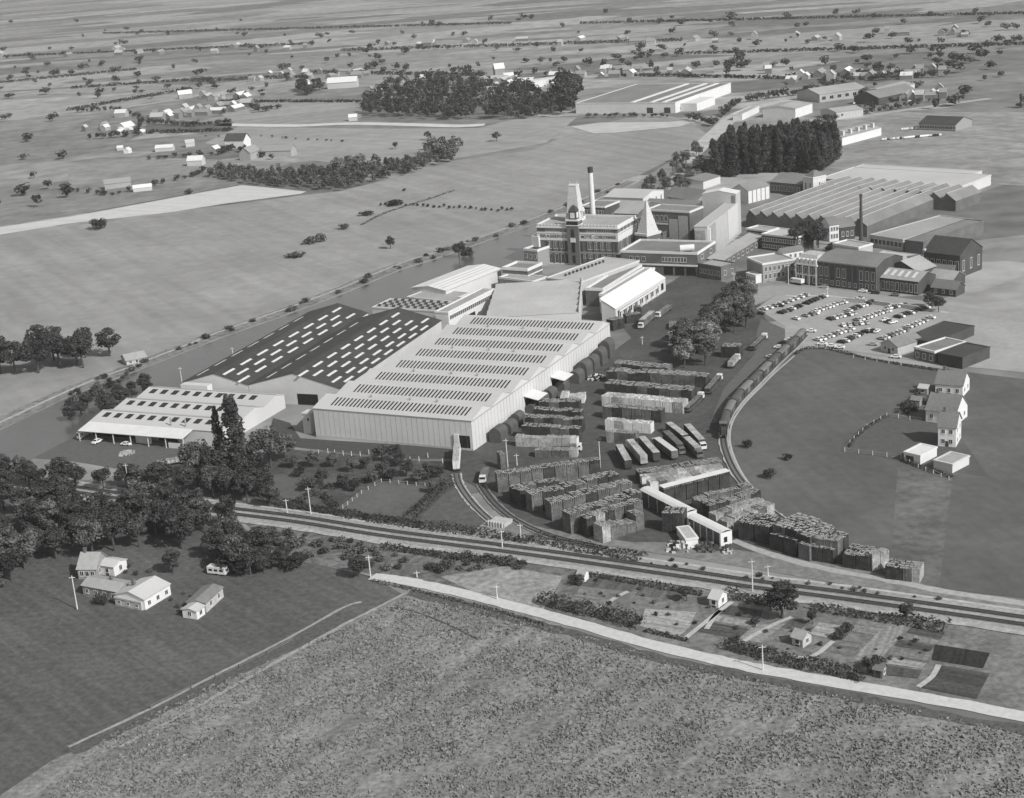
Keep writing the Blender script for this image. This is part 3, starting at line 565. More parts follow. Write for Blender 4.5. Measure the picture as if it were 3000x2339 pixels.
p = G(1948, 700); e = empty('tank', p, 0, 'white upright cylindrical tank in front of the brewhouse', 'tank'); MB().tube((0, 0, 0), (0, 0, 7.6), 1.7, 1.7, 18).obj('shell', M_['white'], e); MB().tube((0, 0, 7.6), (0, 0, 8.2), 1.7, .3, 18).obj('lid', M_['white'], e)
for k, (x, y, hh) in enumerate(((1912, 722, 9), (1928, 726, 8), (1905, 735, 6), (1935, 738, 5))):
    blk('small dark plant box among pipes in front of the brewhouse, %s' % ['tallest', 'beside the tallest', 'low at the left', 'lowest, nearest the tank'][k], (x, y), (x + 15, y + 1), None, hh, wm='brick', rm='roofm', z=0, name='plant_box', cat='plant')
blk('two-storey brick brewery wing with white cornice, right of the main front', (1818, 739), (2043, 746), (1850, 705), hgt(2042, 812, 746), wm='brick', rm='roofm', pm='white', par=1, rw=[(2, 8, 10, 3), (2, 4, 6, 3)])
wg = bpy.data.objects['factory_block.%03d' % max(int(o.name.split('.')[1]) for o in bpy.data.objects if o.name.startswith('factory_block.'))]
class _W: pass
fb = B.__new__(B); fb.e = wg; fb.W = (G(2043, 746, hgt(2042, 812, 746)) - G(1818, 739, hgt(2042, 812, 746))).length; fb.D = 8
fb.win('F', 3, 7.4, 9.6, 1.6, fb.W * .1, fb.W * .34); fb.win('F', 8, 7.4, 9.6, 1.3, fb.W * .54, fb.W * .86)
MB().box(0, fb.W, -.4, .05, 5.3, 6.1).obj('band', M_['white'], wg)
for k in range(3): MB().box(fb.W * (.56 + .145 * k), fb.W * (.68 + .145 * k), -.06, .1, .6, 4.8).obj('garage_opening', M_['dark'], wg)
p = G(1992, 736, 12.5); q_ = G(2034, 733, 12.5); e = empty('tank', (p.x, p.y, 12), 0, 'white horizontal tank on the roof of the brewery wing', 'tank')
v_ = q_ - p; MB().tube((0, 0, 1.9), (v_.x, v_.y, 1.9), 1.7, 1.7, 16).obj('shell', M_['white'], e); MB().box(.6, 1.2, -1, 1, 0, 1).box(v_.x - 1.2, v_.x - .6, v_.y - 1, v_.y + 1, 0, 1).obj('cradle', M_['conc'], e)
# grain silo
b = B('grain_silo', 'tall pale windowless grain silo with a lower ribbed wing in front', 'grain silo', None, None, z=0, rl=((2075, 765), (2160, 692)), width=7)
sw = mat('silo_concrete', .43, amt=.05, scale=1, amt2=.06, scale2=.2); hA = hgt(2075, 765, 665); hT = hgt(2160, 692, 569)
b.flat(hA, sw, mat('silo_roof', .42, amt=.05), par=.25, pw=.3)
TW = 19.5; x0_ = b.W - TW; y0_ = b.D - .004
b.shell('y', [(0, hT), (TW / 2, hT + 1.8), (TW, hT)], sw, M_['white'], x0=x0_, x1=b.W + .006, y0=y0_, y1=y0_ + 9.5, over=.15, wn='tower', rn='tower_roof')
MB().box(b.W - 2.6, b.W - .7, y0_ - .2, y0_ + .05, hT - 10, hT - .8).obj('tower_slot', M_['roofm'], b.e)
MB().box(x0_ - 5, x0_ - .004, y0_ + 1, y0_ + 8, 0, hT - 7).obj('stair_tower', sw, b.e); MB().box(x0_ - 4.6, x0_ - .4, y0_ + .8, y0_ + 1.05, hT - 16, hT - 8).obj('wall_panel', M_['conc'], b.e)
MB().box(b.W + .004, b.W + 1.2, .8, 2.4, 0, hA - 1.0).obj('downpipe_shaft', M_['white'], b.e)
q = MB()
for i in range(12): q.box(b.W + .003, b.W + .25, 3.5 + i * 1.15, 3.8 + i * 1.15, 0, hA - .6)
q.obj('wall_rib', sw, b.e)
MB().box(b.W + .01, b.W + .35, b.D * .68, b.D + 2, 2, hA + .2).obj('wall_panel', M_['wallw'], b.e)
MB().box(1, 6.6, -2.5, -.004, 0, hA - 1.5).obj('front_bay', mat('dark_silo_wall', .3), b.e)
b = B('lean_to', 'long low grey roof running along the foot of the grain silo', 'outbuilding', None, None, z=5, rl=((2112, 768), (2236, 693)), width=8)
b.shell('y', [(0, 6.4), (b.W, 5)], M_['brick'], M_['roofg']); b.win('R', 9, 1.6, 3.6, 2.4, 1, b.D - 1)
# right of the silo
blk('low terrace with white fascia and dark window band below the saw-tooth roofs', (2187, 672), (2248, 680), (2200, 660), 6, wm='brickd', rm='roofg', pm='white', fw=[(10, 2.8, 4.4, 1.5)], name='office_block', cat='office')
blk('white-edged two-storey office with dark window bands right of the silo', (2231, 688), (2332, 699), (2255, 668), 8, wm='brickd', rm='roofw', pm='white', fw=[(14, 4.8, 6.6, 1.5), (14, 1.3, 3.1, 1.5)], rw=[(3, 4.8, 6.6, 1.4)], name='office_block', cat='office')
b = blk('white office with a grey roof and windowed side facing the car park', (2188, 757), (2234, 776), (2226, 722), 9, wm='brickl', rm='roofg', pm='white', rw=[(7, 5.4, 7.6, 1.2), (7, 1.6, 4, 1.2)], name='office_block', cat='office')
b = blk('narrow white three-storey house with a windowed side, behind the white office', (2276, 738), (2292, 743), (2300, 716), 10, 2, wm='white', rm='tile', ax='y', rw=[(4, 7, 8.8, 1.1), (4, 4, 5.8, 1.1), (4, 1, 2.8, 1.1)], name='house', cat='house')
blk('brick corner block with a flat roof below the white silo shaft', (2046, 775), (2112, 786), (2062, 758), 6.5, wm='brick', rm='roofg', fw=[(6, 2.4, 4.6, 1.2)], rw=[(2, 2.4, 4.6, 1.2)], name='outbuilding', cat='outbuilding')
b = blk('pale low gatehouse by the yard entrance below the white office', (2186, 800), (2214, 808), (2200, 790), 4, wm='white', rm='roofw', par=.3, fw=[(4, 1.2, 2.8, 1)], name='gatehouse', cat='gatehouse')
# white house with mansard
hh = hgt(2330, 829, 772); b = B('house', 'white-fronted town house with a pale striped mansard roof beside the brick factory', 'house', (2330, 773), (2392, 781), (2346, 752), z=hh)
b.flat(hh, M_['brickd'], M_['roofm'], par=.3, pm=M_['stone']); b.win('F', 5, hh * .58, hh * .88, 1.3); b.win('F', 4, hh * .14, hh * .42, 1.4); b.win('R', 2, hh * .58, hh * .88, 1.2)
MB().taper(0, b.W, 0, b.D, hh + .3, hh + 4.6, .8, ky=.6).obj('mansard_roof', mat('striped_slate', .42, amt=.3, scale=1.5), b.e)
for i in range(5): MB().box(b.W * (i + .5) / 5 - .8, b.W * (i + .5) / 5 + .8, .2, 2.5, hh + .6, hh + 3).obj('dormer', M_['white'], b.e)
MB().box(0, b.W, -.3, .05, hh * .48, hh * .53).obj('band', M_['white'], b.e)
for x in (.03, .35, .65, .97): MB().box(b.W * x - .3, b.W * x + .3, -.2, .05, 0, hh).obj('pilaster', M_['white'], b.e)
# brick factory by the car park
hh = hgt(2396, 837, 764); b = B('factory_block', 'long dark brick factory with tall narrow windows facing the car park', 'factory', (2396, 764), (2566, 783), (2490, 735), z=hh)
b.shell('x', [(0, hh), (b.D * .3, hh + 2.4), (b.D * .7, hh + 2.4), (b.D, hh)], M_['brickd'], M_['roofm'])
for i in range(10):
    if i in (2, 5, 6): b.win('F', 1, 1.2, 3.2, 1.2, b.W * i / 10, b.W * (i + 1) / 10)
    else: b.win('F', 1, 5.2, 9.6, 1.5, b.W * i / 10, b.W * (i + 1) / 10); b.win('F', 1, 1.2, 3.6, 1.5, b.W * i / 10, b.W * (i + 1) / 10)
for i in range(11): MB().box(b.W * i / 10 - .22, b.W * i / 10 + .22, -.25, .05, 0, hh - .4).obj('pilaster', M_['brick'], b.e)
b.band('cornice', M_['brickl'], hh - .5, hh - .05, .35, 'F')
hh = hgt(2630, 864, 824); b = B('factory_block', 'low brick wing with a pale-patched roof beside the long brick factory', 'factory', (2568, 812), (2690, 826), (2600, 788), z=hh)
b.shell('x', gable(b.D, hh, 3), M_['brickd'], M_['roofg']); b.win('F', 9, 1.2, hh - 1.5, 1.3)
for i in range(5): MB().slab((b.W * (.1 + .17 * i), b.D * .12, hh + 1), (b.W * (.17 + .17 * i), b.D * .12, hh + 1), (b.W * (.17 + .17 * i), b.D * .4, hh + 2.7), (b.W * (.1 + .17 * i), b.D * .4, hh + 2.7), .1).obj('skylight', M_['glassl'], b.e)
blk('tall workshop with a dark rounded gable behind the low brick wing', (2590, 782), (2690, 797), (2640, 765), 8, 4, wm='brickd', rm='roofg', ax='y', fw=[(4, 2, 6, 1.6)])
hh = 11; b = B('chapel', 'dark-roofed brick hall with arched windows at the right edge by the car park', 'hall', (2706, 738), (2812, 750), (2726, 708), z=hh)
b.shell('x', gable(b.D, hh, 6), M_['brickd'], M_['roofd']); b.win('F', 6, 2.5, 8, 1.7); b.win('R', 3, 3, 8, 1.5)
b.shell('x', [(0, 4), (7, 6)], M_['brick'], M_['tile'], x0=2, x1=b.W - 2, y0=-7.2, z0=0, wn='aisle_wall', rn='aisle_roof'); MB().box(-.6, .6, 0, b.D, hh - .5, hh + 1.2).obj('gable_coping', M_['stone'], b.e)
house('low brick shed with a pale roof right of the low brick wing', (2706, 812), (2790, 822), None, 4, 3, wm='brickd', rm='roofg', depth=12, z=4, nf=4, nr=0, chim=False, name='shed', cat='shed')
house('small dark shed with a striped roof below the low brick shed', (2728, 842), (2800, 850), None, 3.4, 3, wm='brickd', rm='tile', depth=9, z=3.4, nf=3, nr=0, chim=False, name='shed', cat='shed')
blk('white gable-ended kiosk standing before the low brick wing', (2690, 850), (2712, 853), None, 3, 2, wm='white', rm='tile', z=0, ax='y', name='kiosk', cat='kiosk')
# large flat roofs behind
blk('broad pale-grey flat roof right of the dark chimney', (2548, 690), (2645, 704), (2668, 622), 6, wm='conc', rm='roofg', par=.5, fw=[(8, 2, 4.5, 2)])
blk('darker grey flat roof between the pale flat roof and the dark-roofed brick hall', (2652, 706), (2705, 712), (2790, 640), 6.5, wm='brick', rm='roofm', par=.5)
blk('pale flat-roofed row of stores between the dark chimney and the brick factory', (2548, 752), (2660, 765), (2580, 735), 5, wm='conc', rm='roofw', par=.4)
blk('low pale stores with white roof edge left of the dark chimney foot', (2440, 716), (2515, 728), (2470, 703), 5, wm='conc', rm='roofg', pm='white', fw=[(6, 1.5, 3.5, 1.5)])
b = blk('white-gabled town house with three window columns under the saw-tooth factory', (2430, 661), (2458, 657), None, 9, 3.5, wm='white', rm='tile', ax='x', fw=[(3, 5.6, 7.8, 1.0), (3, 1.5, 4, 1.0)], name='house', cat='house')
b = blk('dark brick gabled workshop between the white-gabled house and the dark chimney', (2460, 668), (2505, 662), None, 7, 4, wm='brickd', rm='tile', ax='x', fw=[(3, 2, 4.5, 1.2)], name='workshop', cat='workshop')
def saw(label, fl, fr, bk, n, h, rise, wm, rm):
    b = B('factory_hall', label, 'factory hall', fl, fr, bk, z=h); d = b.W / n; pf = [(0, h)]
    for i in range(n): pf += [(i * d + .3 * d, h + rise), ((i + 1) * d, h)]
    b.shell('y', pf, M_[wm], M_[rm], over=.1)
    for i in range(n):
        q = MB(); q.slab((i * d + .06 * d, 1, h + rise * .2 + .26), (i * d + .24 * d, 1, h + rise * .8 + .26), (i * d + .24 * d, b.D - 1, h + rise * .8 + .26), (i * d + .06 * d, b.D - 1, h + rise * .2 + .26), .05); q.obj('north_light', M_['roofd'], b.e)
        MB().box(i * d + .28 * d, i * d + .33 * d, 0, b.D, h + rise + .1, h + rise + .3).obj('ridge_cap', M_['roofw'], b.e)
    return b
saw('wide grey saw-tooth factory roof behind the silo', (2186, 636), (2540, 664), (2350, 552), 10, 6, 4, 'brick', 'roofm')
saw('second saw-tooth factory roof in front of the long white roof', (2398, 556), (2800, 590), (2442, 530), 11, 6, 4, 'brick', 'roofm')
blk('very long flat white roof beyond the saw-tooth factories', (2402, 524), (2810, 550), (2487, 490), 6, wm='wallw', rm='roofw', par=.4)
blk('long low white-roofed building beyond the poplars at the right', (2500, 492), (2850, 512), (2520, 482), 5, wm='wallw', rm='roofw', par=.3)
b = blk('white-fronted gabled hall with dark piers behind the grain silo', None, None, None, 8, 3.5, wm='white', rm='roofm', ax='y', rl=((2190, 560), (2254, 544)), width=13)
for i in range(6): MB().box(b.W, b.W + .2, b.D * i / 5.05, b.D * i / 5.05 + .5, 0, 7.8).obj('pier', M_['roofm'], b.e)
blk('long brick range with a grey pitched roof under the poplars', (2256, 533), (2346, 541), (2272, 510), 7, 4, wm='brick', rm='roofm', fw=[(9, 2, 5, 1.3)])
b = blk('white turreted gatehouse at the end of the brick range under the poplars', (2352, 520), (2382, 524), (2360, 508), 12, wm='stone', rm='tile', fw=[(2, 3, 9, 1)], rw=[(1, 3, 9, 1)], name='gatehouse', cat='gatehouse')
MB().taper(0, b.W, 0, b.D, 12.2, 16, .2).obj('spire_roof', M_['tile'], b.e)
blk('low grey roof with a white eave left of the poplar plantation', None, None, None, 5, 1.5, wm='wallw', rm='roofm', ax='y', rl=((2060, 533), (2110, 516)), width=22)
house('grey gabled house roof near the bushes behind the brewery', (1905, 580), (1960, 583), None, 7, 4, wm='brickl', rm='tile', depth=14, z=7, nf=4, nr=2)
house('stepped-gable house with grey roof right of the bushes behind the brewery', (1945, 575), (2040, 590), None, 8, 5, wm='brickl', rm='roofm', depth=18, z=8, nf=6, nr=2)
blk('long dark-roofed store with a row of small windows behind the brewhouse', (1890, 600), (2040, 607), (1905, 588), 10, 2.5, wm='brickd', rm='roofm', fw=[(14, 5, 7.5, 1.2)])
# --- far warehouses, upper right
b = B('warehouse', 'vast low warehouse with white walls at the top of the picture', 'warehouse', (1686, 304), (1978, 302), rl=None, bk=(1935, 247), z=9)
b.flat(9, M_['white'], M_['roofm'], par=.5, pm=M_['white'])
for k in (.55, .74, .86): MB().box(b.W * k, b.W * k + 3.5, 2, b.D - 4, 9.2, 9.9).obj('roof_light', M_['white'], b.e)
for k in (.72, .89): MB().box(b.W * k, b.W * k + 6, -.1, .1, 0, 5).obj('doorway', M_['postd'], b.e)
b.win('R', 7, 1.5, 4, 8, 10, b.D * .5, frame=False)
for (yy, l, w_, h_) in ((b.D * .08, b.D * .32, 16, 7),): MB().box(b.W + .003, b.W + w_, yy, yy + l, 0, h_).obj('annexe', M_['white'], b.e)
blk('long white wall with low roof at the far edge of the wood', (1424, 279), (1680, 240), None, 7, wm='white', rm='roofw', z=0, par=.4, name='warehouse', cat='warehouse')
blk('grey gabled shed with pale side right of the vast white warehouse', (2335, 270), (2401, 278), (2425, 246), 7, 4, wm='roofg', rm='roofg', ax='y', rw=[(6, 2, 5, 4)], name='warehouse', cat='warehouse')
blk('shed with a bright white right-hand wall below the grey gabled shed', None, None, None, 8, 2, wm='white', rm='roofg', ax='y', rl=((2330, 319), (2380, 303)), width=30, name='warehouse', cat='warehouse')
blk('low grey shed with a flat pale front right of the bright white-walled shed', (2404, 322), (2450, 330), (2440, 305), 6, 2, wm='conc', rm='roofg', ax='y', name='warehouse', cat='warehouse')
blk('dark gabled barn among parked vehicles near the top right corner', (2502, 284), (2574, 288), (2560, 258), 6, 5, wm='brickd', rm='roofm', ax='y', name='barn', cat='barn')
blk('long pale-roofed shed behind the dark gabled barn', None, None, None, 6, 2, wm='wallw', rm='roofg', ax='y', rl=((2600, 268), (2680, 246)), width=24, name='warehouse', cat='warehouse')
b = blk('long low building with a white wall beyond the poplars', None, None, None, 6, 2, wm='white', rm='roofg', ax='y', rl=((2467, 404), (2582, 374)), width=26, name='warehouse', cat='warehouse')
for i in range(5): MB().box(b.W * .8, b.W * .9, b.D * (.1 + .19 * i), b.D * (.14 + .19 * i), 6, 10).obj('roof_stack', M_['wallw'], b.e)
blk('row of dark-roofed houses at the right edge above the parked cars', (2692, 362), (2800, 366), (2700, 346), 5, 4, wm='brickl', rm='roofd', fw=[(14, 1.5, 3.5, 1.8)], name='house_row', cat='house row')
blk('narrow white wall of a shed by the road below the vast white warehouse', None, None, None, 5, wm='white', rm='roofg', z=5, rl=((2174, 336), (2224, 312)), width=8, par=.3, name='shed', cat='shed')
# --- houses, lower left
b = B('house', 'long low cottage with a pale patched roof in the lower left corner', 'house', (240, 1715), (342, 1734), (252, 1684), z=3.2)
b.shell('x', [(0, 3.2), (b.D * .5, 4.6), (b.D, 3.6)], M_['brickl'], M_['roofg']); b.win('F', 4, 1, 2.2, 1.2); MB().box(b.W * .6, b.W * .66, b.D * .5, b.D * .6, 4.2, 6).obj('chimney', M_['brick'], b.e)
b = B('house', 'pale-roofed bungalow with a white end wall beside the long low cottage', 'house', None, None, z=3.4, rl=((422, 1757), (497, 1712)), width=11)
b.shell('y', [(0, 3.4), (b.W * .5, 5), (b.W, 3.4)], M_['white'], M_['roofw']); b.win('R', 3, 1, 2.3, 1.1); b.win('F', 3, .9, 2.1, 1.2); MB().box(2, 2.9, 5, 5.9, 4, 6.2).obj('chimney', M_['brick'], b.e)
b = B('outbuilding', 'low flat-roofed lean-to in front of the pale-roofed bungalow', 'outbuilding', (335, 1750), (412, 1766), (348, 1736), z=2.6)
b.flat(2.6, M_['conc'], M_['roofg'], par=.2); b.win('F', 3, .8, 1.8, 1)
house('small grey-roofed house behind the cottages at the left edge', (226, 1668), (280, 1668), None, 3.4, 3.6, wm='brickl', rm='roofg', depth=9, z=3.4)
house('white-walled garage beside the small grey-roofed house', (292, 1656), (332, 1662), None, 3.2, 1, wm='white', rm='roofw', depth=6, z=3.2, nr=1, nf=1, chim=False, name='garage', cat='garage')
house('long block shed with openings right of the bungalow in the meadow', None, None, h=3, rh=.8, wm='conc', rm='roofm', ax='y', z=3, rl=((602, 1768), (652, 1722)), width=6, nf=1, nr=2, chim=False, door=False, name='shed', cat='shed')
house('small pale lean-to at the near end of the long block shed', None, None, h=2.6, rh=.6, wm='white', rm='roofw', ax='y', z=2.6, rl=((575, 1792), (598, 1776)), width=5, nf=1, nr=1, chim=False, door=False, name='shed', cat='shed')
# --- houses, right edge
b = house('white two-storey house at the right edge above the green field', (2748, 1308), (2800, 1312), None, 7, 4, wm='white', rm='tile', depth=10, z=0, nf=2, nr=2, rows=2)
house('dark-roofed house with a white dormer wall at the right edge', (2712, 1236), (2800, 1248), None, 4.5, 5, wm='white', rm='roofm', depth=11, z=0, nf=3, nr=2)
house('grey-roofed house furthest up the row at the right edge', (2740, 1158), (2820, 1165), None, 4.5, 4, wm='white', rm='tile', depth=10, z=0)
b = blk('white flat-roofed garage at the corner of the fenced lawn', (2648, 1352), (2696, 1363), None, 3.2, wm='white', rm='white', z=0, par=.3, name='garage', cat='garage'); MB().box(.8, b.W * .6, -.06, .1, 0, 2.4).obj('garage_door', M_['postd'], b.e)
blk('low grey-roofed outhouse right of the white flat-roofed garage', (2735, 1375), (2790, 1388), None, 3, wm='wallw', rm='roofg', z=0, par=.3, name='garage', cat='garage')
for k, (x, y, l) in enumerate(((2690, 1155, 'pale garden shed behind a bush at the top of the house row'), (2668, 1190, 'small dark garden shed among bushes beside the fenced lawn'), (2725, 1190, 'low garden shed with a pale roof between the right-hand houses'))):
    house(l, (x, y), (x + 26, y + 3), None, 2.4, 1, wm='brickl', rm=('roofw', 'roofm', 'roofw')[k], depth=4, nf=1, nr=0, chim=False, door=False, name='shed', cat='shed')
# sheds by the car park
house('gabled shed with grey roof at the near edge of the car park', (2580, 1030), (2630, 1042), (2620, 1000), 3.6, 2.2, wm='conc', rm='roofm', ax='y', z=0, nf=2, nr=0, chim=False, name='shed', cat='shed')
b = blk('flat-roofed shed with a white edge right of the gabled shed', (2678, 1020), (2738, 1034), (2740, 985), 4.5, wm='brick', rm='roofm', pm='white', par=.6, name='shed', cat='shed'); b.win('F', 3, 1, 3, 1.5)
blk('dark flat-roofed shed at the right edge by the car park', (2748, 1036), (2820, 1050), (2800, 1000), 4.5, wm='brickd', rm='roofd', par=.4, name='shed', cat='shed')
blk('long dark flat roof behind the sheds by the car park', (2650, 990), (2740, 1005), (2750, 940), 4, wm='brickd', rm='roofd', par=.3, name='shed', cat='shed')
# garden sheds and others
house('white garden hut with a pitched roof among the allotments', (2078, 1778), (2105, 1784), None, 2.6, 1.6, wm='white', rm='roofw', depth=5, nf=1, nr=1, chim=False, name='garden_hut', cat='hut')
house('small grey hut with a white door in the middle of the allotments', (2320, 1890), (2352, 1900), None, 2.4, 1.5, wm='conc', rm='roofg', depth=4, nf=1, nr=1, chim=False, name='garden_hut', cat='hut')
house('little dark hut at the end of the hedge beside the white path', (2560, 1985), (2585, 1990), None, 2.3, 1.3, wm='brick', rm='tile', depth=3, nf=0, nr=1, chim=False, name='garden_hut', cat='hut')
house('tiny pale hut beside the bushes at the upper end of the allotments', (1692, 1705), (1712, 1708), None, 2.3, 1, wm='white', rm='roofg', depth=3, nf=1, nr=0, chim=False, name='garden_hut', cat='hut')
# the white-roofed crane shed in the crate yard
for (a, c, lab, hh) in (((1890, 1432), (2025, 1500), 'long white-roofed open loading shed in the middle of the crate yard', 4.6), ((2030, 1512), (2128, 1560), 'shorter white-roofed loading shed at the lower end of the crate yard', 4.6)):
    P, Q = G(*a, hh), G(*c, hh); u = (Q - P).normalized(); Ln = (Q - P).length; e = empty('loading_shed', (P.x, P.y, 0), math.atan2(u.y, u.x), lab, 'loading shed'); w = 2.1
    q = MB(); pr = [(-w, hh), (-w * .6, hh + .5), (0, hh + .7), (w * .6, hh + .5), (w, hh)]
    for i in range(4): q.slab((0, *pr[i]), (Ln, *pr[i]), (Ln, *pr[i + 1]), (0, *pr[i + 1]), .12)
    q.obj('roof', M_['white'], e); MB().box(.4, Ln - .4, -w * .7, w * .7, 0, hh - .1).obj('wall', M_['crate_m'], e)
    MB().box(Ln - .38, Ln - .1, -w, w, .6, hh).obj('end_wall', M_['white'], e); MB().box(Ln - .09, Ln - .02, -.9, .3, 1.5, 3.2).obj('window', M_['glass'], e)
    for i in range(6):
        for sy in (-1, 1): MB().box(Ln * i / 5.2, Ln * i / 5.2 + .2, sy * w - .1, sy * w + .1, 0, hh).obj('post', M_['post'], e)
blk('white roofless block yard wall among scrap at the lower end of the crate yard', (2010, 1605), (2046, 1600), None, 2.6, wm='white', rm='conc', z=0, par=.2, name='outbuilding', cat='outbuilding')
# ------------------------------------------------------------------ railway
MAIN = [(100, 1418), (417, 1465), (657, 1497), (880, 1525), (1138, 1566), (1550, 1619), (2000, 1683), (2200, 1713), (2450, 1745), (2776, 1790), (3300, 1866)]
strip('railway_bed', MAIN, 12.5, gm('ballast', .3, amt=.3, scale=.8, amt2=.15), .2, ragged=.2)
strip('path', MAIN, 1.2, gm('cable_trough', .42, amt=.25, scale=.5), .26, off=6.3, ragged=.12)
strip('path', MAIN, 2.0, gm('cess_path', .36, amt=.3, scale=.5), .26, off=-6.6, ragged=.5)
def track(pts, off=0, z=.3, bed=None, name='railway_track', sm=8, step=.62):
    P = offs(line(pts, sm), off) if off else line(pts, sm)
    if bed: strip('railway_bed', pts, 3.4, bed, z - .06, off=off, ragged=.25, sm=sm)
    q = MB()
    for sgn in (-.75, .75):
        for dx in (.09,):
            a, b = offs(P, sgn - dx), offs(P, sgn + dx)
            n = len(P); vs = [(p.x, p.y, z + .2) for p in a] + [(p.x, p.y, z + .2) for p in b] + [(p.x, p.y, z) for p in a] + [(p.x, p.y, z) for p in b]
            q.add(vs, [(i, i + 1, n + i + 1, n + i) for i in range(n - 1)] + [(2 * n + i, 2 * n + i + 1, i + 1, i) for i in range(n - 1)] + [(n + i, n + i + 1, 3 * n + i + 1, 3 * n + i) for i in range(n - 1)], 0)
    acc = 0
    for i in range(len(P) - 1):
        d = P[i + 1] - P[i]; Ln = d.length; d = d / Ln; nn = Vector((-d.y, d.x, 0)); t = acc
        while t < Ln:
            c = P[i] + d * t; vs = [c + nn * s * 1.3 + d * e * .13 for s, e in ((-1, -1), (1, -1), (1, 1), (-1, 1))]
            q.add([(v.x, v.y, z + .06) for v in vs], [(0, 1, 2, 3) if (vs[1] - vs[0]).cross(vs[2] - vs[1]).z > 0 else (3, 2, 1, 0)], 1); t += step
        acc = t - Ln
    return tag(q.obj(name, [M_['rail'], M_['sleeper']]), kind='structure')
track(MAIN, 2.1); track(MAIN, -2.1)
strip('railway_bed', MAIN, 1.0, gm('track_stain', .07, amt=.3, scale=.8), .24, off=2.1); strip('railway_bed', MAIN, 1.0, MATS['track_stain'], .244, off=-2.1)
BED = gm('pale_ballast', .44, amt=.15, scale=.8)
track([(1338, 1390), (1345, 1420), (1372, 1462), (1408, 1502), (1440, 1530)], bed=BED, z=.36)
track([(1408, 1420), (1424, 1445), (1452, 1480), (1500, 1520), (1570, 1556), (1660, 1585), (1780, 1610)], bed=gm('grey_ballast', .24, amt=.2), z=.36)
SID = [(2360, 985), (2325, 1022), (2275, 1068), (2215, 1128), (2160, 1185), (2128, 1240), (2120, 1290), (2132, 1340), (2160, 1395), (2205, 1450), (2260, 1500), (2330, 1550), (2440, 1620)]
track(SID, bed=BED, z=.36)
strip('kerb', [(2328, 1045), (2270, 1096), (2228, 1138), (2178, 1190), (2146, 1240), (2138, 1290), (2150, 1340), (2180, 1400), (2225, 1455)], .7, M_['conc'], .4)
e = G(1455, 1540); b = B('buffer_stop', 'pale concrete loading ramp at the end of the curved siding', 'loading ramp', (1430, 1540), (1478, 1548), None, z=0, depth=5)
MB().box(0, b.W, 0, 5, 0, 1.3).obj('platform', M_['conc'], b.e)
for i in range(6): MB().box(b.W * i / 6 + .1, b.W * i / 6 + .45, -.4, .05, 0, 1.9).obj('post', M_['post'], b.e)
# ------------------------------------------------------------------ crate stacks
ST = []
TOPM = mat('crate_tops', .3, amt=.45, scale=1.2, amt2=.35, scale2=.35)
for sd in range(5):
    r = random.Random(40 + sd); q = MB(); nx, ny = 6, 4
    for i in range(nx):
        for j in range(ny):
            zt = r.choice((1, 1, 1, 1, .985, .96))
            a, c = -.5 + i / nx, -.5 + j / ny; g1, g2 = .016 + r.random() * .014, .016 + r.random() * .02
            for (z0, z1) in ((0, .32), (.335, .655), (.67, 1)):
                if z0 < zt: q.box(a + g1, a + 1 / nx - g1, c + g2, c + 1 / ny - g2, z0, min(z1, zt))
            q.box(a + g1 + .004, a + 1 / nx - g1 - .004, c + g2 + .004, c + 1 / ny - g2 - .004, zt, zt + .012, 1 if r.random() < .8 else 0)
    q.box(-.46, .46, -.46, .46, .01, .8)
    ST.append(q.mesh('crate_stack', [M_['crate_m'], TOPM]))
def setmat(o, m): o.material_slots[0].link = 'OBJECT'; o.material_slots[0].material = m
BIGM = {}
def crates(tfl, tfr, h, depth, m, label, unit=3.6, top=True, jag=.12, skip=0, udepth=None, name='crate_stack'):
    P, Q = G(*tfl, h), G(*tfr, h); u = (Q - P).normalized(); v = Vector((-u.y, u.x, 0)); Ln = (Q - P).length
    n = max(1, round(Ln / unit)); k = max(1, round(depth / (udepth or 4.2))); rz = math.atan2(u.y, u.x)
    for i in range(n):
        for j in range(k):
            if skip and random.random() < skip: continue
            hh = h * (1 - (random.random() ** 2) * jag); w_ = Ln / n * random.uniform(.96, .99); d_ = depth / k * random.uniform(.93, .98)
            c = P + u * Ln * (i + .5) / n + v * depth * (j + .5) / k
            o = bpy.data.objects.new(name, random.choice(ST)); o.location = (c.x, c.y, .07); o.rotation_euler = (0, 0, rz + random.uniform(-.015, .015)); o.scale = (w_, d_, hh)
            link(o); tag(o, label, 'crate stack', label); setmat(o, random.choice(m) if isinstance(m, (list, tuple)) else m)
D_, MD, L_, W_ = M_['crate_d'], M_['crate_m'], M_['crate_l'], M_['crate_w']
crates((1455, 1392), (1760, 1346), 6.5, 4, [MD, MD, D_], 'grey crate stack in the uppermost slanting row left of the lorries', 4.2, jag=.05)
crates((1505, 1431), (1640, 1405), 4, 4, [MD, D_], 'grey crate stack in the short row just below the uppermost slanting row', 3.8)
crates((1557, 1452), (1816, 1386), 6.5, 5, [D_, MD, MD], 'dark crate stack in the third slanting row left of the white loading shed', 4.2)
crates((1614, 1473), (1853, 1414), 6.5, 5, [D_, MD], 'dark crate stack in the fourth slanting row left of the white loading shed', 4.2)
crates((1670, 1506), (1880, 1440), 7, 5, [D_, D_, MD], 'dark crate stack in the fifth slanting row left of the white loading shed', 4.2)
crates((1718, 1520), (1884, 1466), 6.5, 4, [D_, MD, L_], 'mixed crate stack in the sixth slanting row left of the white loading shed', 3.8)
crates((1765, 1545), (1888, 1502), 5.5, 5, [MD, D_, L_], 'mixed crate stack in the lowest slanting row left of the white loading shed', 3.6, jag=.4)
crates((1523, 1440), (1553, 1432), 6, 8, D_, 'dark crate stack at the left end of the slanting rows', 4)
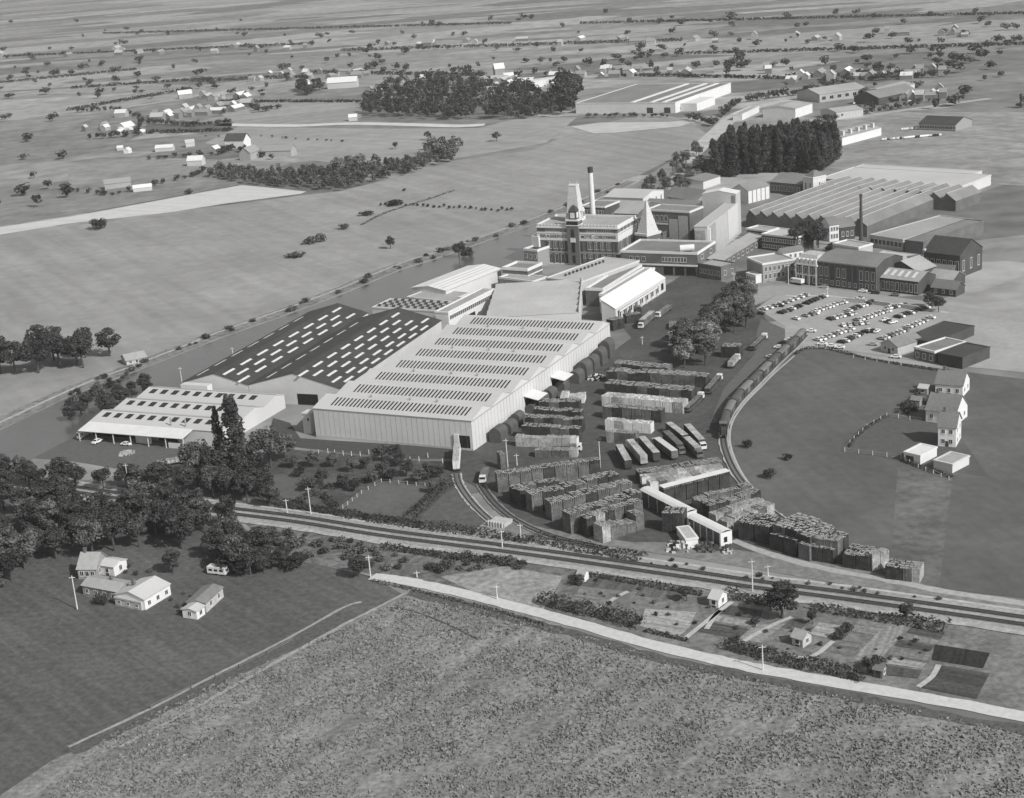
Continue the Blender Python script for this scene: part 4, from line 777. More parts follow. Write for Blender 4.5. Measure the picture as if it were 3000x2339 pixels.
crates((1936, 1503), (2000, 1507), 6.5, 6, D_, 'dark crate stack standing alone below the white loading shed', 4)
crates((1872, 1388), (2117, 1352), 3.4, 5, [D_, MD], 'dark crate stack right below the parked lorries', 4.2)
crates((1880, 1398), (2120, 1366), 3.2, 4, [L_, L_, W_], 'pale crate stack in the row below the parked lorries', 3.2)
crates((1905, 1416), (2080, 1384), 3.2, 4, [L_, W_, MD], 'pale crate stack just above the white-topped row', 3.2)
crates((1944, 1432), (2140, 1382), 6, 3, [D_, D_], 'dark crate stack in the white-topped row right of the loading shed', 4)
crates((2078, 1484), (2232, 1438), 6, 4, [MD, D_], 'dark crate stack in the front row of the hollow block by the curved siding', 4)
crates((2040, 1462), (2205, 1418), 5.5, 3, [MD, L_], 'grey crate stack in the back row of the hollow block by the curved siding', 4)
crates((2028, 1462), (2060, 1472), 6.2, 3.2, MD, 'grey crate stack at the left corner of the hollow block', 4)
crates((2098, 1508), (2240, 1462), 4.5, 4, [L_, L_, MD], 'pale crate stack in the row below the hollow block', 3.4)
crates((2130, 1528), (2270, 1476), 4, 4, [L_, MD, L_], 'pale crate stack in the second row below the hollow block', 3.4)
crates((2160, 1527), (2255, 1541), 6, 9, [D_], 'dark crate stack at the left end of the right-hand front row', 4.2, udepth=4.5)
crates((2252, 1563), (2332, 1586), 5, 4, [D_, D_], 'dark crate stack in the low part of the right-hand front row', 4.2)
crates((2262, 1536), (2372, 1570), 7.5, 12, [MD, D_, MD], 'tall crate stack with a pale top set back in the right-hand row', 4.4, udepth=6, jag=.2)
crates((2336, 1590), (2372, 1601), 5, 4, MD, 'grey crate stack beside the low dark part of the right-hand row', 4)
crates((2374, 1602), (2442, 1613), 4.5, 4, [D_], 'dark crate stack in the middle of the right-hand front row', 4)
crates((2380, 1576), (2455, 1588), 6.5, 9, [D_, MD], 'dark crate stack set back behind the middle of the right-hand row', 4.2, udepth=4.5)
crates((2467, 1620), (2545, 1632), 4.6, 8, [D_, MD], 'dark crate stack at the low right end of the right-hand row', 4.2)
crates((2556, 1622), (2606, 1610), 5.5, 3, [L_, MD], 'tall pale crate stack near the right end of the right-hand row', 2.6)
crates((2592, 1660), (2695, 1672), 4, 6, [D_, MD, L_], 'ragged pallet stack farthest right in the yard', 2.6, jag=.6)
crates((1577, 1178), (1697, 1178), 5, 5, [D_, MD], 'dark crate stack in the top row left of the yard road', 4)
crates((1560, 1200), (1702, 1206), 5, 4, [D_, D_], 'dark crate stack in the second row left of the yard road', 4)
crates((1535, 1222), (1705, 1230), 5, 4, [D_, MD], 'dark crate stack in the third row left of the yard road', 4)
crates((1525, 1248), (1695, 1257), 5, 4, [MD, D_], 'grey-topped crate stack in the fourth row left of the yard road', 4)
crates((1508, 1279), (1690, 1284), 4, 3, [L_, W_, L_], 'pale striped crate stack in the fifth row left of the yard road', 3)
crates((1565, 1320), (1690, 1320), 2.8, 4, [L_, MD], 'low pale crate stack beside the white-cabbed lorry', 3)
crates((1640, 1160), (1712, 1158), 3.4, 7, [L_, W_], 'heaped pale crate stack at the top of the yard road', 3, jag=.6, udepth=3.5)
crates((1793, 1066), (1955, 1078), 4, 6, [D_, MD], 'dark crate stack in the topmost row right of the yard road', 4.2)
crates((1773, 1088), (2068, 1102), 5, 6, [D_, MD], 'dark crate stack in the second row right of the yard road', 4.5)
crates((1767, 1124), (2026, 1144), 5, 6, [D_, MD], 'dark crate stack in the third row right of the yard road', 4.5)
crates((1760, 1160), (2000, 1181), 4.5, 6, [W_, W_, L_], 'white crate stack in the long white row right of the yard road', 4.2, jag=.05)
crates((1762, 1190), (1936, 1203), 5, 5, [MD, D_], 'grey crate stack just below the long white row', 4.2)
crates((1770, 1232), (1906, 1242), 4, 4, [W_, L_], 'white crate stack in the short white row beside the lamp post', 3.6)
crates((1775, 1265), (1862, 1272), 4.2, 4, [L_, MD], 'pale striped crate stack at the foot of the short white row', 2.8)
crates((1958, 958), (2040, 955), 1.6, 10, [MD], 'low pale crate stack among the trees of the lorry yard', 4.2, udepth=5)
crates((1955, 1012), (2000, 1012), 3.6, 4, [MD], 'grey crate stack left of the yard trees', 4)
crates((1858, 900), (1880, 898), 5, 4, D_, 'dark crate stack by the loading canopy, nearest the striped roof', 4)
crates((1796, 940), (1830, 930), 5, 5, [D_, MD], 'dark crate stack at the back corner of the big hall', 4)
crates((1835, 925), (1880, 918), 4, 5, [D_], 'dark crate stack behind the white-fronted lorry', 4)
crates((2110, 1015), (2165, 1018), 5, 6, [D_], 'dark crate stack between the yard trees and the access road', 4.4)
crates((1465, 1330), (1480, 1327), 6, 4, MD, 'tall grey crate stack beside the pole at the hall corner', 3)
b = B('tarpaulin', 'white sheet laid over the long slanting row right of the loading shed', 'sheet', (1944, 1431), (2140, 1381), None, z=6.1, depth=2.9)
MB().slab((0, 0, 6.12), (b.W, 0, 6.12), (b.W, 2.9, 6.2), (0, 2.9, 6.2), .1).obj('sheet', M_['white'], b.e)
q = MB(); nn_ = 10
for i in range(nn_ + 1):
    a = math.pi * i / nn_; q.v += [(-.5, -.5 * math.cos(a), .62 + .38 * math.sin(a)), (.5, -.5 * math.cos(a), .62 + .38 * math.sin(a))]
q.f += [(2 * i, 2 * i + 1, 2 * i + 3, 2 * i + 2) for i in range(nn_)] + [tuple(range(0, 2 * nn_ + 2, 2)), tuple(range(1, 2 * nn_ + 2, 2))[::-1]]; q.m = [0] * len(q.f)
q.box(-.5, .5, -.5, .5, 0, .62)
tm_ = q.mesh('tarpaulin_stack', M_['tarp']); Ah = hb.e.rotation_euler.z + math.pi / 2
TP = [(1462, 1290, 5.5, 6), (1492, 1266, 4.5, 6), (1518, 1244, 5, 5), (1562, 1206, 3.5, 5), (1585, 1188, 5, 6), (1612, 1172, 5, 5.5), (1648, 1142, 4, 5), (1690, 1118, 5, 6), (1712, 1100, 6.5, 6.5), (1735, 1082, 6, 6), (1758, 1066, 7, 6), (1780, 1046, 8, 6)]
for k, (x, y, h_, w_) in enumerate(TP):
    o = bpy.data.objects.new('tarpaulin_stack', tm_); o.location = G(x, y); o.rotation_euler = (0, 0, Ah); o.scale = (w_, w_ * .8, h_); link(o)
    tag(o, 'rounded dark tarpaulin-covered stack against the right-hand wall of the big hall', 'covered stack', 'tarpaulin stacks along the hall wall')
# ------------------------------------------------------------------ vehicles
PAINT = dict(white=mat('car_white', .75, rough=.35, amt=.04, spec=.5), pale=mat('car_pale', .4, rough=.35, amt=.05, spec=.5), mid=mat('car_grey', .16, rough=.35, amt=.05, spec=.5), dark=mat('car_dark', .03, rough=.3, amt=.05, spec=.5))
q = MB(); q.taper(-2.1, 2.1, -.8, .8, .35, .85, .97); q.taper(-2.0, 2.0, -.78, .78, .85, .95, .95); q.taper(-1.15, 1.0, -.72, .72, .95, 1.42, .72, ky=.86); CARB = q.mesh('body', PAINT['white'])
q = MB()
q.taper(-1.2, 1.05, -.6, .6, .97, 1.36, .74, ky=.92); q.taper(-.9, .8, -.745, .745, .99, 1.33, .82, ky=.875); CARW = q.mesh('windows', M_['glass'])
WHEEL = MB().tube((0, -.1, 0), (0, .1, 0), .32, .32, 10).mesh('wheel', M_['tyre'])
def car(x, y, dirv, tone, label, group=None, sc=1.0):
    p = G(x, y) + Vector((0, 0, .17)); e = empty('parked_car', p, math.atan2(dirv.y, dirv.x) + random.uniform(-.05, .05), label, 'car', group); e.scale = (sc, sc, sc)
    o = inst('body', CARB, e); setmat(o, PAINT[tone]); inst('windows', CARW, e)
    for sx in (-1.3, 1.3):
        for sy in (-.7, .7): inst('wheel', WHEEL, e, (sx, sy, .32))
    return e
def toward(a, b): return (G(*b) - G(*a)).normalized()
ROWS = [('row nearest the yard trees', (2238, 910), (2360, 869), 9, 'wwpwpw', 0), ('second row from the yard trees', (2277, 925), (2414, 872), 14, 'ddmdwddmd', 0), ('left half of the third row', (2332, 938), (2390, 921), 5, 'wwpm', .2),
        ('middle of the third row', (2392, 915), (2453, 894), 7, 'wwpw', 0), ('street end of the third row', (2460, 892), (2522, 877), 6, 'pwp', 0), ('near half of the fourth row', (2433, 938), (2500, 922), 7, 'dwpw', 0),
        ('street end of the fourth row', (2486, 914), (2556, 888), 9, 'wdmdw', 0), ('near half of the fifth row', (2470, 957), (2540, 949), 5, 'wpm', 0), ('middle of the fifth row', (2511, 942), (2600, 914), 9, 'pwpww', 0), ('street end of the fifth row', (2606, 905), (2652, 897), 5, 'wdw', 0),
        ('near half of the sixth row', (2592, 942), (2628, 952), 4, 'wdw', 0), ('street end of the sixth row', (2630, 933), (2722, 900), 11, 'dwddw', 0), ('row beside the dark sheds', (2662, 962), (2728, 934), 7, 'wpw', 0),
        ('front row over the green field', (2396, 1000), (2492, 968), 9, 'wwpwm', 0), ('second front row over the green field', (2466, 1007), (2535, 976), 8, 'dwdmw', 0), ('row along the shed wall', (2584, 996), (2650, 972), 7, 'pwmp', 0), ('middle near cluster', (2545, 972), (2580, 976), 4, 'wdw', 0)]
LAB = {'w': ('white', 'white'), 'p': ('pale grey', 'pale'), 'm': ('mid grey', 'mid'), 'd': ('dark', 'dark')}
for (nm, a, c, n, ton, gap) in ROWS:
    A_, C_ = G(*a), G(*c); dv = (C_ - A_).normalized(); pv = Vector((-dv.y, dv.x, 0))
    for i in range(n):
        if random.random() < gap + .06: continue
        p = A_ + (C_ - A_) * (i / max(1, n - 1)); x, y = pix(p); t = ton[i % len(ton)]; l = '%s car parked in the %s of the car park' % (LAB[t][0], nm)
        l = l.replace(' of the car park', '') if len(l.split()) > 16 else l
        car(x + random.uniform(-1, 1), y + random.uniform(-1, 1), pv, LAB[t][1], l, l)
Bv = hb.u
for (x, y, t, l) in ((2377, 974, 'white', 'lone white car standing in the open middle of the car park'), (2358, 868, 'white', 'lone white car at the street corner of the car park'), (2409, 1012, 'white', 'leftmost of three white cars at the edge of the green field'), (2436, 1018, 'white', 'middle one of three white cars at the edge of the green field'), (2460, 1022, 'white', 'rightmost of three white cars at the edge of the green field'),
                     (2557, 1013, 'pale', 'pale car beside the gabled shed at the car park edge'), (2312, 1001, 'white', 'left one of two white cars beside the tail of the train'), (2331, 1004, 'white', 'right one of two white cars beside the tail of the train'), (2282, 1022, 'white', 'white car on the road just above the last wagon'), (2296, 1008, 'dark', 'dark car close to the pair of white cars by the train'), (2258, 1050, 'pale', 'pale car on the road beside the train'),
                     (2414, 845, 'pale', 'pale car in the street before the long brick factory'), (2528, 857, 'white', 'white car in the street at the right end of the brick factory'), (2565, 862, 'dark', 'dark car in the street between the factory and its low wing'), (2622, 868, 'mid', 'grey car in the street before the low brick wing'), (2625, 1050, 'white', 'white car parked below the gabled shed'), (2285, 900, 'dark', 'dark car at the left end of the car park'),
                     (2228, 922, 'dark', 'dark car under the yard trees beside the car park')):
    car(x, y, Bv, t, l)
car(370, 1306, Bv, 'white', 'white car parked in front of the workshop canopy'); car(286, 1299, hb.v, 'white', 'white hatchback at the left end of the workshop canopy', sc=1.15); car(364, 1664, Bv, 'dark', 'dark car beside the house in the lower left corner'); car(655, 1648, Bv, 'pale', 'pale car half hidden behind the white caravan')
car(1690, 1312, -hb.v, 'pale', 'pale car at the lower end of the yard road', sc=1.1)
LW = MB().tube((0, -.15, 0), (0, .15, 0), .48, .48, 12).mesh('wheel', M_['tyre'])
def lorry(rear, front, label, load, h=3.5, cab='white', kind='box', roofm=None):
    P, Q = G(*rear), G(*front); d = (Q - P).normalized(); Ln = max(7, (Q - P).length); e = empty('lorry', (P.x, P.y, .1), math.atan2(d.y, d.x), label, 'lorry')
    q = MB().box(Ln - 1.9, Ln, -1.15, 1.15, .6, 2.0).taper(Ln - 1.9, Ln, -1.15, 1.15, 2.0, 2.8, .86); q.obj('cab', M_['white'] if cab == 'white' else M_['crate_m'], e)
    MB().box(Ln - .22, Ln + .03, -1.0, 1.0, 1.75, 2.5).box(Ln - 1.3, Ln - .5, -1.17, 1.17, 1.75, 2.4).obj('windscreen', M_['glass'], e)
    MB().box(0, Ln - .1, -.9, .9, .55, .85).obj('chassis', M_['postd'], e)
    if kind == 'box':
        MB().box(0, Ln - 2.1, -1.25, 1.25, .9, h).obj('cargo_box', M_[load], e)
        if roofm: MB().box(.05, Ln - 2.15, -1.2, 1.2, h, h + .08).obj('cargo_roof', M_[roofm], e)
    else:
        MB().box(0, Ln - 2.1, -1.25, 1.25, .9, 1.15).obj('flatbed', M_['crate_m'], e)
        k = int((Ln - 2.3) / 1.5)
        for i in range(k):
            for s in (-1, 1):
                o = inst('crate_load', ST[i % 5], e, ((Ln - 2.2) * (i + .5) / k, s * .61, 1.15), 0, ((Ln - 2.2) / k * .92, 1.15, h - 1.15)); setmat(o, M_[load])
    for x in (1.2, 2.5, Ln - 1.0):
        for s in (-1, 1): inst('wheel', LW, e, (x, s * 1.0, .42))
    return e
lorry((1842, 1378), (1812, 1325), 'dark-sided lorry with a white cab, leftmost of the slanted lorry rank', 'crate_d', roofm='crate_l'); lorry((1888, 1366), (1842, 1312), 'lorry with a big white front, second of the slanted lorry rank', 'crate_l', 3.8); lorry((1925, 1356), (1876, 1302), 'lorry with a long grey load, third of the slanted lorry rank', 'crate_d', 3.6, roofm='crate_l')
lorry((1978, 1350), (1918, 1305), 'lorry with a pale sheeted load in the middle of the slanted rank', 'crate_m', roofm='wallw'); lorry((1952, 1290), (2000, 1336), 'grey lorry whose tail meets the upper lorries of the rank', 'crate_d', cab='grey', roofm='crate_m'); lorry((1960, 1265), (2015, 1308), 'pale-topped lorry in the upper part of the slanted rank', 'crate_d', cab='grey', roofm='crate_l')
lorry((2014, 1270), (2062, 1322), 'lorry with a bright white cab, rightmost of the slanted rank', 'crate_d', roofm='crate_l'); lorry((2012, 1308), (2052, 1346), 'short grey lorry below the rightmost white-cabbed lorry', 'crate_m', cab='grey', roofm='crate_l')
lorry((1912, 935), (1876, 966), 'long covered lorry with a white front beside the back of the big hall', 'crate_m', 3.8, roofm='crate_l'); lorry((1962, 908), (1926, 934), 'flat lorry with a white cab by the loading canopy', 'crate_m', 2.4, kind='flat'); lorry((2203, 1030), (2242, 994), 'dark flat lorry with a pale cab on the access road', 'crate_d', 2.2, kind='flat')
lorry((2140, 1082), (2162, 1056), 'lorry loaded with pale crates near the yard trees', 'crate_l', 3, kind='flat'); lorry((2072, 1158), (2110, 1114), 'dark loaded lorry at the right end of the dark crate rows', 'crate_d', 2.6, kind='flat'); lorry((2010, 1212), (2056, 1168), 'empty-bedded lorry with pale sides beside the long white crate row', 'crate_d', 2.2, kind='flat')
lorry((1605, 1326), (1706, 1322), 'lorry with a white cab at the lower end of the left crate rows', 'crate_m', 2.6, kind='flat'); lorry((1338, 1384), (1342, 1326), 'lorry loaded with tall white-striped crates by the hall door', 'crate_w', 4.2, kind='flat'); lorry((1424, 1388), (1414, 1420), 'small grey truck standing on the siding near the hall corner', 'crate_m', 2.4)
lorry((275, 1268), (232, 1290), 'white van-bodied lorry left of the workshop canopy', 'white', 3.2); lorry((462, 1370), (545, 1356), 'white tipper lorry in the yard beside the tall poplars', 'crate_l', 2.4, kind='flat'); lorry((2352, 836), (2330, 832), 'white delivery van before the white-fronted town house', 'white', 2.8)
lorry((1990, 985), (1955, 1000), 'pale covered lorry parked left of the yard trees', 'crate_l', 3.2, cab='grey')
# caravan
P, Q = G(608, 1684), G(660, 1690); d = (Q - P).normalized(); e = empty('caravan', (P.x, P.y, .05), math.atan2(d.y, d.x), 'white caravan parked in the meadow beside the dark trees', 'caravan'); Ln = (Q - P).length
MB().box(0, Ln, 0, 2.3, .5, 2.5).taper(-.05, Ln + .05, -.05, 2.35, 2.5, 2.75, .93).obj('body', M_['white'], e)
for i in range(3): MB().box(Ln * (.1 + .3 * i), Ln * (.3 + .3 * i), -.04, .05, 1.35, 2.0).obj('window', M_['glass'], e)
MB().box(Ln - .05, Ln + .04, .5, 1.8, 1.35, 2.0).obj('window', M_['glass'], e)
for y in (.1, 2.2): inst('wheel', WHEEL, e, (Ln / 2, y, .35))
MB().box(-1.2, 0, 1.1, 1.25, .45, .55).obj('drawbar', M_['steel'], e)
# far parked cars, upper right: single small meshes
q = MB(); q.taper(-2.1, 2.1, -.8, .8, .3, .9, .97); q.taper(-1.2, 1.1, -.72, .72, .9, 1.42, .75); FARC = q.mesh('parked_car', PAINT['white'])
for (a, c, n, nm) in (((2585, 412), (2760, 398), 24, 'lower line before the dark-roofed house row'), ((2640, 382), (2765, 374), 16, 'upper line before the dark-roofed house row'), ((2500, 306), (2600, 290), 14, 'line before the dark gabled barn'), ((2660, 300), (2775, 272), 14, 'line at the far upper right corner')):
    for i in range(n):
        p = G(*a) + (G(*c) - G(*a)) * ((i + random.uniform(.1, .7)) / n); o = bpy.data.objects.new('parked_car', FARC); o.location = (p.x, p.y, .25); o.rotation_euler = (0, 0, random.choice((.2, 1.2, 1.25))); link(o)
        t = random.choice(('white', 'pale', 'white', 'dark')); l = '%s distant car in the %s' % (t, nm); tag(o, l, 'car', l); setmat(o, PAINT[t])
# train
TP_ = line(SID[:8], 10); cum = [0]
for i in range(len(TP_) - 1): cum.append(cum[-1] + (TP_[i + 1] - TP_[i]).length)
def along(s):
    s = max(0, min(cum[-1] - .01, s)); i = max(k for k in range(len(cum) - 1) if cum[k] <= s); return TP_[i] + (TP_[i + 1] - TP_[i]) * ((s - cum[i]) / (cum[i + 1] - cum[i]))
wl = MB().tube((0, -.08, 0), (0, .08, 0), .5, .5, 12).mesh('wheel', M_['tyre'])
send = min(range(len(TP_)), key=lambda i: (TP_[i] - G(2120, 1288)).length); s = cum[send]; k = 0
while s > 12:
    Ln = 8 if k == 0 else 12.2; a, c = along(s), along(s - Ln); d = (a - c).normalized()
    e = empty('locomotive' if k == 0 else 'railway_wagon', (c.x, c.y, .55), math.atan2(d.y, d.x), 'small dark shunting locomotive at the near end of the train' if k == 0 else ['', 'covered wagon coupled right behind the locomotive', 'second covered wagon behind the locomotive', 'covered wagon in the front middle of the train', 'covered wagon beside the dark loaded lorry', 'covered wagon in the rear middle of the train', 'covered wagon third from the tail of the train', 'covered wagon last but one of the train', 'last covered wagon by the parked white cars', 'tail wagon by the car park', 'farthest wagon beyond the car park end of the train'][min(k, 10)], 'locomotive' if k == 0 else 'wagon')
    if k == 0:
        MB().box(.3, Ln - .3, -1.35, 1.35, .7, 1.2).obj('frame', M_['dark'], e); MB().box(.5, 3.2, -1.35, 1.35, 1.2, 4).obj('cab', M_['postd'], e); MB().box(3.2, Ln - .4, -.9, .9, 1.2, 2.9).obj('bonnet', M_['postd'], e); MB().box(.3, 3.4, -1.5, 1.5, 4, 4.2).obj('roof', M_['crate_m'], e); MB().box(3.15, 3.26, -1, 1, 2.9, 3.7).obj('window', M_['glass'], e)
    else:
        MB().box(.4, Ln - .4, -1.4, 1.4, .75, 3.2).obj('body', M_['postd'] if k % 3 else M_['crate_d'], e); q = MB()
        for i in range(8):
            a1, a2 = math.pi * i / 8, math.pi * (i + 1) / 8
            q.slab((.3, -1.5 * math.cos(a1), 3.2 + .75 * math.sin(a1)), (Ln - .3, -1.5 * math.cos(a1), 3.2 + .75 * math.sin(a1)), (Ln - .3, -1.5 * math.cos(a2), 3.2 + .75 * math.sin(a2)), (.3, -1.5 * math.cos(a2), 3.2 + .75 * math.sin(a2)), .06)
        q.obj('roof', M_['tarp'] if k % 2 else M_['tile'], e)
        MB().add([(.4, -1.4, 3.2), (.4, 1.4, 3.2), (.4, 0, 3.9), (Ln - .4, -1.4, 3.2), (Ln - .4, 1.4, 3.2), (Ln - .4, 0, 3.9)], [(0, 2, 1), (3, 4, 5)]).obj('end_panel', M_['crate_d'], e)
        MB().box(Ln * .36, Ln * .64, -1.47, -1.405, .9, 3.1).obj('door', M_['crate_m'], e); MB().box(Ln * .36, Ln * .64, 1.405, 1.47, .9, 3.1).obj('door', M_['crate_m'], e)
    for x in (1.6, Ln - 1.6):
        for y in (-.75, .75): inst('wheel', wl, e, (x, y, .5))
    for y in (-.9, .9): MB().tube((0, y, 1), (.4, y, 1), .2, .12, 8).obj('buffer', M_['steel'], e); MB().tube((Ln - .4, y, 1), (Ln, y, 1), .12, .2, 8).obj('buffer', M_['steel'], e)
    s -= Ln + .3; k += 1
# barge-like low roof on the far bank
house('low pale boat-house roof on the far river bank beside the dark trees', (372, 1072), (432, 1060), None, 2.2, 2, wm='conc', rm='roofg', depth=9, z=0, nf=3, nr=1, chim=False, name='boat_house', cat='boat house')
# ------------------------------------------------------------------ poles, fences
PO = [(533, 1121, 1076, 'slim pale pole behind the workshop roofs beside the river'), (685, 1060, 1018, 'slim pale pole on the river bank, middle one of three behind the dark sheds'), (825, 996, 965, 'slim pale pole farthest up the river bank behind the dark sheds'), (379, 1436, 1359, 'tall pale pole among the dark trees at the left edge'), (545, 1401, 1334, 'pale pole beside the white tipper lorry'), (842, 1506, 1462, 'short pale pole rising from the hedge above the railway'),
      (911, 1508, 1428, 'pale pole at the corner of the small lawn above the railway'), (1086, 1692, 1628, 'tall pale pole at the start of the white path'), (1222, 1692, 1673, 'stubby post in the scrub beside the white path'), (1457, 1757, 1714, 'pale pole standing on the white path in the middle foreground'), (2235, 1965, 1890, 'pale pole beside the white path below the allotments'), (1472, 1606, 1553, 'pale pole in front of the loading ramp beside the railway'),
      (1527, 1588, 1534, 'thin pole right of the loading ramp beside the railway'), (2205, 1735, 1640, 'thin signal pole on the railway below the white loading shed'), (2250, 1690, 1655, 'thin short pole between the railway and the dark crate rows'), (227, 1786, 1687, 'tall pale pole left of the cottages'), (1488, 1370, 1286, 'tall pole near the corner of the big hall beside the siding'), (1515, 1365, 1330, 'short pole right of the tall pole at the hall corner'), (2310, 834, 775, 'street pole left of the white-fronted town house'), (2424, 866, 842, 'street pole before the brick factory'), (2151, 840, 800, 'thin mast in front of the gatehouse'), (1882, 1010, 985, 'thin pole in the lorry yard')]
for (x, y, y2, l) in PO:
    h_ = hgt(x, y, y2); e = empty('pole', G(x, y), 0, l, 'pole'); MB().tube((0, 0, 0), (0, 0, h_), .2, .13, 8).obj('shaft', M_['post'], e)
    MB().box(-.9, .9, -.07, .07, h_ - .7, h_ - .55).obj('crossarm', M_['post'], e)
h_ = hgt(1759, 1372, 1284); e = empty('lamp_post', G(1759, 1372), 0, 'tall lamp post with a dark round head at the end of the yard road', 'lamp post'); MB().tube((0, 0, 0), (0, 0, h_ - .8), .2, .14, 8).obj('shaft', M_['post'], e); MB().tube((0, 0, h_ - .8), (0, 0, h_ - .3), .5, 1.0, 12).tube((0, 0, h_ - .3), (0, 0, h_), 1.0, .4, 12).obj('lamp_head', M_['postd'], e)
for (x, y) in ((908, 1335), (934, 1332), (961, 1329), (981, 1332), (1006, 1335), (1030, 1337), (1056, 1338), (1081, 1332), (1105, 1334), (1202, 1353), (1228, 1353), (1254, 1342), (1297, 1358)):
    o = MB().tube((0, 0, 0), (0, 0, 1.9), .16, .14, 6).obj('fence_post', M_['post']); o.location = G(x, y); tag(o, 'slim white concrete post in the line before the big hall', 'post', 'white posts before the big hall')
def fence(pts, sp, h_, label, pm='post', solid=None):
    P = [G(*p) for p in pts]; e = empty('fence', P[0], 0, label, 'fence'); w = MB(); n = 0
    for a, c in zip(P, P[1:]):
        d = c - a; Ln = d.length; d = d / Ln; k = max(1, int(Ln / sp))
        for i in range(k + 1):
            p = a + d * Ln * i / k - P[0]
            if n < 90 and i < k: MB().box(p.x - .09, p.x + .09, p.y - .09, p.y + .09, 0, h_).obj('post', M_[pm], e); n += 1
        for zz in (.5, h_ - .25): w.tube(a - P[0] + Vector((0, 0, zz)), c - P[0] + Vector((0, 0, zz)), .035, .035, 4)
    w.obj('wire', M_['steel'], e)
fence([(2640, 1345), (2475, 1325), (2490, 1302), (2540, 1255), (2600, 1222)], 4.2, 1.7, 'post-and-wire fence around the lawn at the right edge')
fence([(2598, 1222), (2700, 1236)], 4.2, 1.6, 'short post fence at the top of the right-hand lawn'); fence([(2500, 1050), (2640, 1072), (2790, 1090)], 5, 1.4, 'low pale fence along the upper edge of the green field')
fence([(2780, 1408), (2690, 1372), (2640, 1347)], 3.5, 1.5, 'fence below the white garage at the right edge'); fence([(440, 2078), (560, 2020), (700, 1958), (860, 1880)], 7, 1.2, 'sparse dark post fence along the meadow edge in the foreground', 'postd')
fence([(1005, 1492), (1060, 1448), (1118, 1414), (1272, 1430)], 3.2, 1.5, 'pale fence round the small lawn above the railway')
for (a, c, l) in (((2470, 885), (2535, 890), 'long pale wall panel between street and car park, left stretch'), ((2560, 893), (2608, 900), 'pale wall panel between street and car park, middle stretch'), ((2628, 902), (2690, 910), 'pale wall panel between street and car park, right stretch')):
    b = B('wall', l, 'wall', a, c, None, z=0, depth=.3); MB().box(0, b.W, 0, .3, 0, 1.9).obj('panel', M_['conc'], b.e); MB().box(-.1, b.W + .1, -.08, .38, 1.9, 2.0).obj('coping', M_['stone'], b.e)
# scrap heaps
def heap(x, y, w, h_, n, label, ms):
    r = random.Random(int(x)); q = MB(); i = 0
    for _ in range(n):
        a, t = r.random() * 6.28, r.random() ** .7 * w; z = max(0, h_ * (1 - t / w) * r.random()); sx, sy, sz = [r.uniform(.15, .7) for _ in range(3)]
        q.box(t * math.cos(a) - sx, t * math.cos(a) + sx, t * math.sin(a) - sy, t * math.sin(a) + sy, max(0, z - sz), z + sz, r.randrange(len(ms)))
    o = q.obj('scrap_heap', [M_[m_] for m_ in ms]); o.location = G(x, y); tag(o, label, 'heap')
heap(1990, 1605, 4.5, 2.5, 90, 'heap of pale and dark scrap below the white loading shed', ['white', 'crate_d', 'crate_m', 'conc']); heap(2072, 1608, 3.5, 3, 70, 'darker scrap heap right of the roofless white walls', ['crate_d', 'crate_m', 'postd']); heap(1745, 1110, 4, 2, 90, 'heap of glinting bottles at the top of the yard road', ['white', 'crate_d', 'glass']); heap(372, 1330, 3, 1, 40, 'low pale heap in front of the workshop yard', ['conc', 'crate_l']); heap(2130, 1618, 1.6, 2, 30, 'small pile of pallets at the foot of the loading shed', ['crate_d', 'crate_l'])
from mathutils import noise as mnoise
